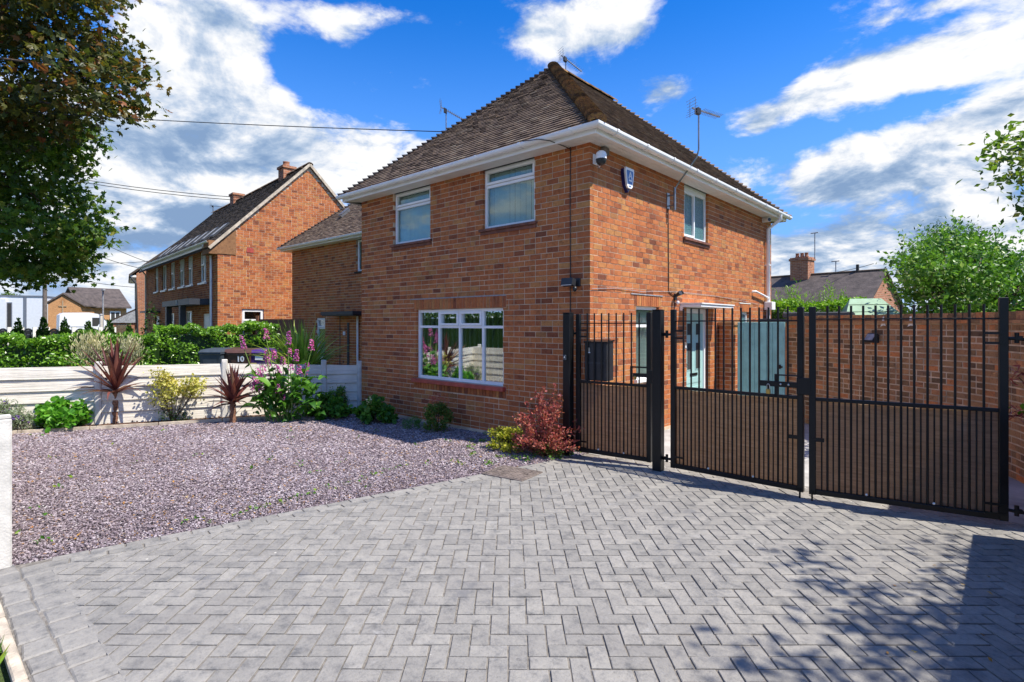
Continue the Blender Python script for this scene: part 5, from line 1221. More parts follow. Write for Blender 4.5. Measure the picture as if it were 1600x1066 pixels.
def front_fence():
    x = 0.0; n = 4; st = 1.93
    for i in range(n):
        a = -st*i; b = a-st
        if i < n-1: MB().bevbox(b-.055, b+.055, -.055, .055, -.1, 1.13, .012).build('post', 'post_concrete', FF)
        for k in range(5):
            z0, z1 = .01+k*.214, .01+(k+1)*.214
            m = MB().add([(b+.06, -.022, z0+.004), (a-.06, -.022, z0+.004), (a-.06, -.008, z1), (b+.06, -.008, z1), (b+.06, .032, z0+.004), (a-.06, .032, z0+.004), (a-.06, .014, z1), (b+.06, .014, z1)], [(0, 1, 2, 3), (5, 4, 7, 6), (1, 5, 6, 2), (4, 0, 3, 7), (3, 2, 6, 7), (4, 5, 1, 0)])
            m.build('board', 'concrete_board', FF)
front_fence()
bf = thing('timber_fence', 'dark brown boarded fence between the two left hand houses', 'fence', D(405, 520, 19.6)*np.array([1, 1, 0]), R(33))
for i in range(26): MB().box(i*.12, i*.12+.112, 0, .025, 0, 2.03).build('board', 'brown_fence', bf)
MB().box(-.1, 0, -.05, .05, 0, 2.15).build('post', 'brown_fence', bf)

# ------------------------------------------------------------------ plants
def dome(base, rx, ry, h, n, clumps=16, z0=.06, sig=.16, fill=.45):
    base = np.asarray(base, float); th = NR.uniform(0, 2*math.pi, clumps); ph = np.arccos(NR.uniform(0, 1, clumps)); r = NR.uniform(fill, .95, clumps)
    c = np.stack([rx*np.sin(ph)*np.cos(th)*r, ry*np.sin(ph)*np.sin(th)*r, h*(.14+.76*np.maximum(0, np.cos(ph))*r)], 1)
    P = c[NR.integers(0, clumps, n)]+NR.normal(size=(n, 3))*np.array([rx, ry, h*.55])*sig
    P[:, 2] = np.abs(P[:, 2]-.015)+.015
    return P, c
def bush(name, label, cat, base, rx, ry, h, n, size, mat, shape='oval', stems=7, clumps=16, sig=.16, up=(0, 0, .7), fill=.45, stem_mat='bark', group=None, **kw):
    t = thing(name, label, cat, base, 0, group); P, c = dome((0, 0, 0), rx, ry, h, n, clumps, sig=sig, fill=fill)
    leaves('foliage', P, size, mat, t, shape, up=up, **kw)
    mb = MB()
    for q in c[:stems]: mb.tube([(q[0]*.1, q[1]*.1, -.02), (q[0]*.5, q[1]*.5, q[2]*.55), tuple(q)], .011, .004, n=5)
    if stems: mb.build('stems', stem_mat, t)
    return t, c
def G3(u, v, z=0.0): p = G(u, v, z); return np.array([p[0], p[1], z])
bush('sedum_plant', 'bright green rounded sedum mound against the white fence, left of the first red cordyline', 'plant', G3(96, 667), .70, .42, .55, 3600, .085, 'sedum_leaf', 'round', 5, 40, .09, fill=.6, stem_mat='stem_green')
t, c = bush('lavender_bush', 'grey green lavender with purple flower heads at the left edge', 'plant', G3(10, 676), .36, .36, .68, 2000, .07, 'grey_leaf', 'thin', 9, 26, .11)
leaves('flower_heads', np.repeat(c[:14], 12, 0)*np.array([1, 1, 1.04])+NR.normal(size=(168, 3))*.025, .035, 'purple_flower', t, 'round')
E_t, E_c = bush('euphorbia', 'yellow topped spurge with bare stems between the two red cordylines', 'plant', G3(270, 659), .30, .30, .35, 240, .07, 'dark_leaf', 'thin', 0, 10, .2)
def euph():
    b = np.array(E_t.location); mb = MB(); P = []
    for u, v, k in ((258, 588, 150), (250, 600, 120), (266, 598, 140), (252, 616, 120), (268, 614, 110), (260, 628, 90), (297, 596, 130), (305, 606, 150), (290, 608, 110), (300, 616, 100), (245, 628, 60), (280, 606, 60), (312, 597, 70), (247, 583, 60)):
        q = D(u, v, 10.42+rnd.uniform(-.15, .15))-b; mb.tube([(rnd.uniform(-.05, .05), rnd.uniform(-.05, .05), 0), q*np.array([.45, .45, .4]), q], .009, .005, n=5); P.append(q+NR.normal(size=(k, 3))*np.array([.085, .085, .045]))
    leaves('flower_heads', np.concatenate(P), .045, 'euph_leaf', E_t, 'round', up=(0, 0, 1.2)); mb.build('stems', 'bark', E_t)
euph()
def cordyline(label, base, trunk, ln, n, group, dens=1.0):
    t = thing('cordyline', label, 'plant', base, 0, group); mb = MB(); K = 15
    mb.tube([(0.008*math.sin(k), .008*math.cos(k*1.7), -.05+(trunk+.05)*k/K) for k in range(K+1)], [.052-.008*k/K+.008*(k % 2) for k in range(K+1)], n=9); mb.build('trunk', 'cord_trunk', t)
    vs = []
    for droop in (.05, .25, .5, .85):
        for wd in (.036, .048):
            m = MB(); S = 7; p = np.array([0.0, 0, 0]); a = 0.0; prof = [.55, .95, 1.0, .92, .75, .5, .25, 0.02]
            for i in range(S+1):
                w = wd*prof[i]; m.v += [(p[0], -w, p[2]+w*.5), (p[0], 0, p[2]), (p[0], w, p[2]+w*.5)]
                if i: b = (i-1)*3; m.f += [(b, b+3, b+4, b+1), (b+1, b+4, b+5, b+2)]; m.mi += [0, 0]; m.sm += [True, True]
                a -= droop*2*(i/S)/S; p = p+np.array([math.cos(a), 0, math.sin(a)])*ln/S
            vs.append(m.mesh('leaf', 'cordyline_leaf'))
    for i in range(n):
        q = (i+.5)/n; el = R(88-78*q**1.2+rnd.uniform(-9, 9)); az = i*2.39996+rnd.uniform(-.2, .2)
        m = Matrix.Translation((0, 0, trunk-.02-.10*q)) @ Matrix.Rotation(az, 4, 'Z') @ Matrix.Rotation(-el, 4, 'Y') @ Matrix.Rotation(rnd.uniform(-.4, .4), 4, 'X')
        o = obj('leaf', vs[min(3, int(q*3.4))*2+rnd.randrange(2)], t, mat=m @ Matrix.Scale(rnd.uniform(.72, 1.08)*(1.0 if q < .75 else .85), 4))
    return t
cordyline('taller red leaved cordyline with bare trunk in front of the white fence', G3(181, 662), .68, .98, 66, 'red cordylines along the fence')
cordyline('smaller red leaved cordyline, left of the pink foxgloves', G3(364, 660), .46, .66, 58, 'red cordylines along the fence')
def blades(name, label, base, n, ln, spread, mat, cat='plant'):
    t = thing(name, label, cat, base); vs = []
    for droop in (.15, .6, 1.1):
        m = MB(); S = 6; p = np.array([0.0, 0, 0]); a = 0.0; prof = [.8, 1, 1, .9, .65, .35, .03]
        for i in range(S+1):
            w = .030*prof[i]; m.v += [(p[0], -w, p[2]+w*.4), (p[0], 0, p[2]), (p[0], w, p[2]+w*.4)]
            if i: b = (i-1)*3; m.f += [(b, b+3, b+4, b+1), (b+1, b+4, b+5, b+2)]; m.mi += [0, 0]; m.sm += [True, True]
            a -= droop*2*(i/S)/S; p = p+np.array([math.cos(a), 0, math.sin(a)])*ln/S
        vs.append(m.mesh('leaf', mat))
    for i in range(n):
        q = rnd.random(); el = R(88-62*q**.8*spread); az = rnd.uniform(0, 2*math.pi)
        m = Matrix.Translation((rnd.gauss(0, .07*ln), rnd.gauss(0, .07*ln), rnd.uniform(0, .1))) @ Matrix.Rotation(az, 4, 'Z') @ Matrix.Rotation(-el, 4, 'Y') @ Matrix.Rotation(rnd.uniform(-.6, .6), 4, 'X') @ Matrix.Scale(rnd.uniform(.7, 1.08), 4)
        obj('leaf', vs[min(2, int(q*3))], t, mat=m)
    return t
pb = D(470, 590, 12.3); pb[2] = .45; blades('flax_plant', 'tall green strap leaved flax rising behind the fence beside the attached house', pb, 290, 1.45, .62, 'phormium_leaf')
MB().lathe([(.30, -.35), (.34, -.1), (.28, .05), (0, .05)], (0, 0, 0), 12).build('root_crown', 'dark_leaf', bpy.data.objects['flax_plant'])
pb = D(222, 590, 11.4); pb[2] = .35; blades('yucca', 'small green spiky yucca behind the fence right of the cream shrub', pb, 46, .80, 1.25, 'phormium_leaf')
MB().lathe([(.12, -.35), (.14, -.1), (.1, .05), (0, .05)], (0, 0, 0), 10).build('root_crown', 'dark_leaf', bpy.data.objects['yucca'])
def cream_shrub():
    b = D(168, 590, 11.6); b[2] = 0; t = thing('cream_shrub', 'bushy cream flowered shrub behind the fence and the taller red cordyline', 'shrub', b); P = []; dr = []; mb = MB()
    for u, v, rx, ry, k in ((140, 550, .28, .30, 560), (128, 541, .14, .22, 160), (150, 536, .16, .20, 200), (204, 552, .17, .30, 420), (193, 540, .12, .2, 130), (212, 545, .12, .2, 160), (172, 560, .2, .2, 120)):
        q = D(u, v, 11.6)-b; pts = q+NR.normal(size=(k, 3))*np.array([rx*.5, rx*.5, ry*.5]); P.append(pts); o = np.array([q[0], q[1], q[2]-.55]); d = pts-o; dr.append(d/np.linalg.norm(d, axis=1)[:, None]); mb.tube([(0, 0, 0), q*np.array([.7, .7, .5]), q], .02, .006, n=5)
    leaves('flower_plumes', np.concatenate(P), .085, 'cream_flower', t, 'thin', dirs=np.concatenate(dr)); mb.build('stems', 'bark', t)
    Q, _ = dome((0, 0, 0), .75, .6, 1.15, 700, 22); leaves('foliage', Q, .09, 'dark_leaf', t)
cream_shrub()
def foxgloves():
    b = G3(447, 658); t = thing('foxglove_clump', 'tall clump of pink foxgloves with large green leaves in front of the white fence', 'plant', b); st = MB(); big = []
    spikes = [(381, 534, .25), (416, 521, .2), (450, 527, .26), (487, 538, .2), (417, 552, .15), (430, 553, .18), (451, 549, .14), (463, 554, .2), (442, 563, .16), (418, 565, .18), (404, 580, .14), (411, 574, .14), (435, 575, .15), (454, 573, .12), (467, 576, .18), (475, 581, .16), (412, 592, .24), (395, 604, .18), (402, 604, .18), (408, 602, .16), (435, 606, .18), (442, 618, .18), (423, 588, .12), (400, 592, .12), (478, 570, .1)]
    for u, v, ln in spikes:
        q = D(u, v, 10.55+rnd.uniform(-.28, .28))-b; r0 = np.array([(q[0])*.35+rnd.uniform(-.08, .08), q[1]*.35+rnd.uniform(-.08, .08), 0]); tip = q+np.array([rnd.uniform(-.03, .03), rnd.uniform(-.03, .03), ln*.55]); ax = tip-q; lean = (q-r0); lean[2] = 0; tip = tip+lean*.10
        st.tube([r0, r0*.5+q*.5+np.array([0, 0, .04]), q-np.array([0, 0, ln*.5]), tip], .011, .004, n=5)
        k = int(70*ln/.18); s = NR.random(k); ang = NR.uniform(0, 2*math.pi, k); rr = .038*(1-s*.8)+.005
        lo = q-np.array([0, 0, ln*.5])-lean*.03; P = lo+(tip-lo)*s[:, None]+np.stack([rr*np.cos(ang), rr*np.sin(ang), -.01*np.ones(k)], 1)
        leaves('flower_spike', P, .029, 'pink_flower', t, 'round', kind=None, dirs=np.stack([np.cos(ang), np.sin(ang), -.9*np.ones(k)], 1))
        for j in range(7):
            f = rnd.random()*.7+.1; p = r0+(q-r0)*f; big.append((p, .20*(1.15-f)))
    st.build('stems', 'stem_green', t)
    P = np.array([p for p, s in big]); leaves('stem_leaves', P, .17, 'fox_leaf', t, 'oval', up=(0, 0, .8))
    m = []
    for k in range(3):      # big basal leaves, each a part
        mb = MB(); L = .36+.06*k; S = 5; pr = [.25, .8, 1, .9, .55, .03]
        for i in range(S+1):
            x = L*i/S; w = .085*pr[i]; z = .16*math.sin(i/S*2.4)-.05*i/S; mb.v += [(x, -w, z+w*.3), (x, 0, z), (x, w, z+w*.3)]
            if i: bb = (i-1)*3; mb.f += [(bb, bb+3, bb+4, bb+1), (bb+1, bb+4, bb+5, bb+2)]; mb.mi += [0, 0]; mb.sm += [True, True]
        m.append(mb.mesh('leaf', 'fox_leaf'))
    for i in range(170):
        u = rnd.uniform(402, 500); v = rnd.uniform(592, 652); q = D(u, v, 10.55+rnd.uniform(-.3, .25))-b; q[2] = max(q[2], .04)
        obj('leaf', m[rnd.randrange(3)], t, mat=Matrix.Translation(q) @ Matrix.Rotation(rnd.uniform(0, 6.28), 4, 'Z') @ Matrix.Rotation(rnd.uniform(-.5, .35), 4, 'Y') @ Matrix.Rotation(rnd.uniform(-.5, .5), 4, 'X') @ Matrix.Scale(rnd.uniform(.40, .80), 4))
foxgloves()
bush('geranium_mound', 'dark green leafy mound at the foot of the fence right of the foxgloves', 'plant', G3(512, 651), .55, .36, .48, 2600, .075, 'fox_leaf', 'round', 5, 30, .10, fill=.6, stem_mat='stem_green')
bush('box_bush', 'small clipped yellow green box bush standing by the short fence panel', 'bush', G3(526, 643), .24, .24, .64, 1900, .035, 'weed_leaf', 'oval', 6, 22, .13, fill=.6)
t, c = bush('hydrangea', 'leafy green hydrangea with a single cream flower head at the corner of the house', 'bush', G3(586, 660), .42, .34, .50, 1700, .085, 'fox_leaf', 'round', 6, 24, .12, fill=.55)
fb = D(578, 628, 10.2)-np.array(t.location); leaves('flower_head', fb+NR.normal(size=(60, 3))*.03, .035, 'cream_flower', t, 'round')
bush('small_herb', 'small bright green tuft growing beside the house wall', 'plant', G3(645, 669), .21, .19, .25, 1300, .032, 'fox_leaf', 'thin', 0, 16, .13, fill=.5)
t, c = bush('nandina', 'rounded green bush with a red leafy top below the large window', 'bush', G3(684, 674), .25, .25, .60, 3200, .038, 'nandina_leaf', 'oval', 7, 30, .12, fill=.6)
leaves('red_tips', np.array([0, 0, .55])+NR.normal(size=(240, 3))*np.array([.12, .12, .045]), .045, 'red_leaf', t, 'thin')
bush('euonymus', 'low yellow and green euonymus left of the red barberry', 'bush', G3(794, 702), .33, .28, .40, 3000, .036, 'yellow_leaf', 'oval', 8, 30, .12, fill=.6)
def barberry():
    b = G3(850, 712); t = thing('barberry', 'spreading red leaved barberry bush against the first gate post', 'bush', b); mb = MB(); P = []; dr = []
    for i in range(84):
        az = rnd.uniform(0, 2*math.pi); el = R(rnd.uniform(8, 82)); L = rnd.uniform(.45, 1.0)*(.72+.32*math.sin(el)); e = np.array([math.cos(az)*math.cos(el)*.74, math.sin(az)*math.cos(el)*.6, math.sin(el)])*L; m = e*.5+np.array([0, 0, .05])
        mb.tube([(0, 0, 0), m, e], .007, .003, n=4); k = int(105*L)
        s = NR.random(k)**.7; q = np.where(s[:, None] < .5, m*(s*2)[:, None], m+(e-m)*(s*2-1)[:, None]); P.append(q+NR.normal(size=(k, 3))*.022); dr.append(np.tile(e/np.linalg.norm(e), (k, 1))+NR.normal(size=(k, 3))*.6)
    leaves('foliage', np.concatenate(P), .040, 'red_leaf', t, 'oval', dirs=np.concatenate(dr)); mb.build('stems', 'bark', t)
    Q, _ = dome((0, 0, 0), .26, .2, .4, 500, 14); leaves('inner_foliage', Q, .035, 'nandina_leaf', t)
barberry()
def weeds():
    P = []
    for u, v, k in [(873, 716, 16), (905, 706, 14), (890, 714, 10), (760, 678, 10), (752, 690, 18), (780, 715, 16), (806, 716, 16), (822, 720, 14), (845, 724, 14), (735, 697, 8), (700, 690, 8), (765, 724, 8), (795, 700, 8)]+[(rnd.uniform(700, 860), rnd.uniform(690, 728), 6) for i in range(26)]+[(rnd.uniform(30, 700), rnd.uniform(665, 840), 4) for i in range(34)]+[(370+i*24, 806-i*7.0, 6) for i in range(12)]+[(60, 850, 8), (20, 838, 5)]:
        p = G(u, v); 
        if in_poly(p[0], p[1], gravel_poly) or u > 865: P.append(np.array([p[0], p[1], .012])+np.abs(NR.normal(size=(k, 3)))*np.array([.035, .035, .016])*NR.choice([-1, 1], (k, 3))*np.array([1, 1, 0])+np.array([0, 0, .008]))
    o = leaves('weeds', np.concatenate(P), .042, 'weed_leaf', None, 'oval', up=(0, 0, .8)); tag(o, 'scattered small green weeds sprouting through the slate gravel', 'weeds')
    P = [np.append(G(rnd.uniform(20, 420), rnd.uniform(690, 860))[:2], .012) for i in range(60)]+[np.append(G(rnd.uniform(1380, 1600), rnd.uniform(880, 1040))[:2], .006) for i in range(12)]
    P = [p for p in P if in_poly(p[0], p[1], gravel_poly) or p[0] > 2]
    o = leaves('fallen_leaves', np.array(P), .036, 'fallen_leaf', None, 'oval', up=(0, 0, 3)); tag(o, 'a few dry orange fallen leaves on gravel and paving', 'leaves')
    P = [np.append(f+fn*rnd.uniform(.06, .45), .02) for f in [FL[i]+(FL[i+1]-FL[i])*rnd.random() for i in (0, 1, 2, 3) for _ in range(160)]]
    o = leaves('leaf_litter', np.array(P), .05, 'fallen_leaf', None, 'oval', up=(0, 0, 2)); o.data.materials[0] = MATS['mulch']; tag(o, 'brown bark and leaf litter along the foot of the white fence', 'mulch')
    b = G3(18, 1040); t = tag(leaves('grass_tuft', np.array([b[0]-.18, b[1]-.10, 0])+NR.normal(size=(50, 3))*np.array([.10, .04, .004]), .10, 'weed_leaf', None, 'thin', dirs=np.tile([0, 0, 1.0], (50, 1))+NR.normal(size=(50, 3))*.55), 'green grass tuft growing by the street kerb', 'grass')
weeds()
# photinia poking in at the right edge
pt = thing('photinia', 'red and green photinia twigs poking in beside the last gate post', 'shrub', (5.35, .55, 0)); P = [np.array([4.98, .95, 1.32]), np.array([4.95, .92, 1.55]), np.array([5.3, .6, 1.5]), np.array([5.2, .7, 1.2]), np.array([5.4, .5, 1.0])]; o = np.array([5.35, .55, 0])
mbp = MB()
for p in [D(1592, 590, 5.3), D(1594, 648, 5.1)]+P: mbp.tube([(0, 0, 0), (p-o)*.6+np.array([0, 0, .12]), p-o], .014, .004, n=5)
mbp.build('stems', 'bark', pt)
leaves('red_leaves', np.concatenate([D(1594, 588, 5.3)+NR.normal(size=(46, 3))*.05, D(1592, 650, 5.1)+NR.normal(size=(50, 3))*np.array([.05, .05, .04])]), .075, 'red_leaf', pt, 'thin', base=o)
leaves('green_leaves', np.concatenate([D(1597, 642, 5.1)+NR.normal(size=(7, 3))*.03]+[p+NR.normal(size=(70, 3))*.14 for p in P[2:]]), .11, 'bright_leaf', pt, 'oval', base=o)

# hedge behind the fence and its neighbours
def hedge(name, label, pts, h0, h1, th, n, size, mat, z0=0.0, cat='hedge'):
    p0, p1 = np.asarray(pts[0], float), np.asarray(pts[1], float); p0[2] = p1[2] = 0; d = p1-p0; L = np.linalg.norm(d); d /= L; nn = np.array([d[1], -d[0], 0])
    t = thing(name, label, cat, p0); s = NR.random(n)*L; side = NR.random(n); q = NR.random(n); H = h0+(h1-h0)*s/L
    bump_ = .07*np.sin(s*3.1)+.05*np.sin(s*7.7+1)+.04*np.sin(s*13+2)
    off = np.where(side < .45, th/2-.10*np.abs(NR.normal(size=n)), NR.uniform(-th/2, th/2, n)); z = np.where(side < .45, z0+(H-z0)*q, H-.09*np.abs(NR.normal(size=n)))+bump_*.8
    off = off+np.where(side < .45, .10*np.sin(s*4.3+z*5)+.06*np.sin(z*11+s*2), 0)
    P = d*s[:, None]+nn*off[:, None]+np.array([0, 0, 1.0])*z[:, None]; leaves('foliage', P, size, mat, t, 'oval', up=tuple(nn*.5+np.array([0, 0, .6])))
    mb = MB(); mb.obox(d*L/2+np.array([0, 0, (h0+h1)/4-.12]), d*L/2, nn*(th/2-.16), (0, 0, (h0+h1)/4-.14)); mb.build('twigs', 'dark_leaf', t)  # solid dark core, no twigs: shade inside the hedge put into its colour
    return t
hedge('hedge', 'long clipped bright green hedge behind the white fence', (D(-60, 520, 13.2), D(246, 512, 14.9)), 1.50, 1.60, 1.0, 13500, .085, 'hedge_leaf')
hedge('hedge', 'taller right hand end of the clipped hedge behind the wheeled bins', (D(243, 512, 15.7), D(432, 507, 17.4)), 1.72, 1.86, .9, 8500, .085, 'hedge_leaf')
hedge('laurel_hedge', 'bright green laurel hedge behind the flat roofed store', (D(1180, 480, 15.5), D(1345, 480, 15.0)), 2.42, 2.45, 1.1, 5200, .10, 'bright_leaf')
leaves('shoots', np.concatenate([D(rnd.uniform(1205, 1330), rnd.uniform(456, 480), 15.2)+NR.normal(size=(34, 3))*np.array([.09, .09, .12]) for i in range(22)]), .10, 'bright_leaf', bpy.data.objects['laurel_hedge'], 'thin', base=np.array(bpy.data.objects['laurel_hedge'].location), dirs=np.tile([0, 0, 1.0], (22*34, 1))+NR.normal(size=(22*34, 3))*.5)
def conifers():
    labs = ['leftmost small conifer on the hedge line, in front of the white clinic', 'small conifer in front of the utility pole', 'small conifer in front of the van rear', 'small conifer in front of the middle of the white van', 'small conifer in front of the van bonnet', 'small rounded conifer in front of the lean-to porch']
    for (u, top, w), lb in zip(((28, 497, .34), (68, 496, .40), (101, 497, .38), (138, 502, .36), (171, 499, .40), (202, 507, .30)), labs):
        b = D(u, 520, 22.5); b[2] = 0; zt = 1.845+(HY-top)*22.5/F; t = thing('small_conifer', lb, 'conifer', b, 0, 'small conifers behind the hedge'); n = 2200
        z = .15+(zt-.15)*(1-np.sqrt(NR.random(n))); r = w*(1-(z/zt)**1.6)*np.sqrt(NR.uniform(.4, 1, n)); a = NR.uniform(0, 6.283, n)
        leaves('foliage', np.stack([r*np.cos(a), r*np.sin(a), z], 1), .11, 'conifer', t, 'oval', dirs=np.stack([np.cos(a)*.5, np.sin(a)*.5, np.ones(n)], 1)); MB().tube([(0, 0, -.05), (0, 0, zt*.8)], .05, .02, n=5).build('trunk', 'bark', t)
    b = D(325-93, 512, 20.5); b = NLOC(238, 505, -1.2); w = np.array(NB.matrix_basis.translation); th = R(-4.9)
    p = w+np.array([b[0]*math.cos(th)-b[1]*math.sin(th), b[0]*math.sin(th)+b[1]*math.cos(th), 0]); t = thing('bay_bush', 'dark pointed bush standing by the far corner of the long gabled house', 'bush', p); n = 900
    z = 2.7*(1-np.sqrt(NR.random(n))); r = .55*(1-(z/2.75)**2)*np.sqrt(NR.uniform(.4, 1, n)); a = NR.uniform(0, 6.283, n); leaves('foliage', np.stack([r*np.cos(a), r*np.sin(a), z+.1], 1), .11, 'dark_leaf', t); MB().tube([(0, 0, -.05), (0, 0, 2)], .05, .02, n=5).build('trunk', 'bark', t)
conifers()
# ------------------------------------------------------------------ trees
def limb(mb, p, q, r0, r1, bend=.12):
    p, q = np.asarray(p, float), np.asarray(q, float); L = np.linalg.norm(q-p); m1 = p+(q-p)*.35+NR.normal(size=3)*bend*L*.5+np.array([0, 0, .10*L]); m2 = p+(q-p)*.7+NR.normal(size=3)*bend*L*.4+np.array([0, 0, .06*L]); mb.tube([p, m1, m2, q], r0, r1, n=6)
def tree(name, label, foot, fork, clumps, per, sig, size, mat, shape='maple', r=.2, nl=16, up=(0, 0, .8), flat=.7, twigs=1.0, **kw):
    t = thing(name, label, 'tree', foot); b = np.asarray(foot, float); C_ = np.asarray(clumps)-b; fk = np.asarray(fork)-b; n = len(C_)*per
    P = np.repeat(C_, per, 0)+NR.normal(size=(n, 3))*np.array([sig, sig, sig*flat])
    leaves('crown', P, size, mat, t, shape, up=up, **kw)
    mb = MB(); mb.tube([(0, 0, -.1), fk*np.array([.3, .3, .5]), fk], r, r*.6, n=9); mb.build('trunk', 'bark', t)
    lb = MB(); idx = NR.permutation(len(C_))
    main = [C_[i] for i in idx[:nl]]
    for q in main: limb(lb, fk*np.array([1, 1, rnd.uniform(.85, 1)]), q, r*.32, .02)
    for i in idx[nl:nl+int(nl*9*twigs)]:
        c = C_[i]; k = min(main, key=lambda q: np.linalg.norm(q-c)); limb(lb, k*.7+fk*.3, c, .03, .006)
    lb.build('limbs', 'bark', t); return t
def fill_outline(poly, d0, dh, n, edge=60.0):
    """points in the volume whose outline, seen along the street, is this polygon; thinner towards the edge"""
    xs, ys = [p[0] for p in poly], [p[1] for p in poly]; out = []
    while len(out) < n:
        u, v = rnd.uniform(min(xs), max(xs)), rnd.uniform(min(ys), max(ys))
        if not in_poly(u, v, poly): continue
        k = min(1, poly_dist(u, v, poly)/edge)**.5; out.append(D(u, v, d0+rnd.uniform(-dh, dh)*(.25+.75*k)))
    return np.array(out)
cop = [(-420, -150), (120, -160), (175, -40), (182, 0), (186, 18), (172, 30), (184, 48), (178, 70), (196, 88), (222, 108), (212, 135), (190, 138), (205, 165), (212, 186), (185, 182), (150, 176), (120, 190), (105, 205), (60, 215), (20, 208), (-40, 220), (-420, 240)]
tree('copper_maple', 'dark copper leaved maple overhanging the top left corner', D(-420, 700, 17.0)*np.array([1, 1, 0]), D(-300, 200, 17.0), fill_outline(cop, 17.0, 2.8, 430), 72, .34, .205, 'maple_copper', r=.22, nl=14)
grn = [(-380, 180), (-60, 190), (60, 188), (110, 195), (140, 205), (150, 225), (140, 240), (118, 262), (110, 285), (130, 300), (148, 320), (160, 340), (176, 350), (170, 362), (150, 372), (135, 385), (146, 400), (130, 412), (128, 425), (100, 432), (85, 422), (60, 440), (40, 436), (15, 442), (-30, 436), (-200, 450), (-380, 420)]
tree('green_maple', 'green leaved maple with spreading low crown at the left', D(-300, 640, 19.5)*np.array([1, 1, 0]), D(-260, 380, 19.5), fill_outline(grn, 19.5, 3.0, 430), 68, .35, .20, 'maple_green', r=.22, nl=14)
app = [(1420, 520), (1418, 470), (1414, 440), (1398, 422), (1398, 404), (1412, 396), (1432, 390), (1442, 374), (1468, 367), (1484, 369), (1512, 367), (1530, 378), (1556, 376), (1568, 396), (1590, 400), (1606, 390), (1720, 400), (1760, 520)]
ac = fill_outline(app, 11.8, 1.5, 330, 45)
tree('apple_tree', 'broad bright green apple tree behind the brick garden wall', D(1530, 520, 11.8)*np.array([1, 1, 0]), D(1530, 505, 11.8), ac, 62, .16, .103, 'apple_leaf', 'oval', r=.12, nl=16, twigs=.6)
sh = []
for c in fill_outline([(1380, 440), (1400, 385), (1445, 358), (1500, 352), (1560, 365), (1640, 385), (1640, 480), (1390, 480)], 11.2, .8, 120, 30): sh.append(c+np.array([0, 0, 1])*np.linspace(0, .26, 9)[:, None]+NR.normal(size=(9, 3))*.025)
sh = np.concatenate(sh); leaves('young_shoots', sh, .085, 'apple_leaf', bpy.data.objects['apple_tree'], 'oval', base=np.array(bpy.data.objects['apple_tree'].location), dirs=np.tile([0, 0, .8], (len(sh), 1))+NR.normal(size=(len(sh), 3))*.7)
dt = [(1420, 470), (1440, 372), (1470, 352), (1490, 346), (1520, 352), (1545, 372), (1560, 470)]
tree('plum_tree', 'darker olive green tree rising just behind the apple tree', D(1490, 500, 14.2)*np.array([1, 1, 0]), D(1490, 470, 14.2), fill_outline(dt, 14.2, 1.0, 110, 40), 46, .2, .10, 'dark_leaf', 'thin', r=.1, nl=8)
# sycamore off to the right: one bough reaches into view, its crown shades the drive
br = [(1544, 268), (1552, 255), (1562, 240), (1575, 212), (1600, 200), (1700, 150), (1900, 120), (1960, 260), (1880, 380), (1700, 350), (1625, 330), (1590, 322), (1572, 312), (1578, 300), (1600, 290), (1596, 282), (1565, 282), (1552, 276)]
sy = list(fill_outline(br, 7.6, .9, 120, 40))
while len(sy) < 185:
    p = np.array([8.05, -1.05, 5.9])+NR.normal(size=3)*np.array([.36, .8, .4]); u, v, Z = PX(p)
    if Z < .5 or u > 1680: sy.append(p)
tree('sycamore', 'green sycamore bough reaching in at the right edge of the sky', (7.6, 1.9, 0), (7.3, 1.7, 2.9), sy, 40, .17, .105, 'maple_green', 'oval', r=.16, nl=12, twigs=.5)
tr = D(10, 470, 60); t2 = tree('distant_tree', 'distant rounded tree above the white clinic roof', tr*np.array([1, 1, 0]), D(12, 480, 60), fill_outline([(2, 470), (4, 462), (10, 459), (18, 460), (25, 464), (27, 470)], 60, .7, 40, 6), 40, .18, .18, 'maple_green', 'oval', r=.2, nl=5, twigs=.2)

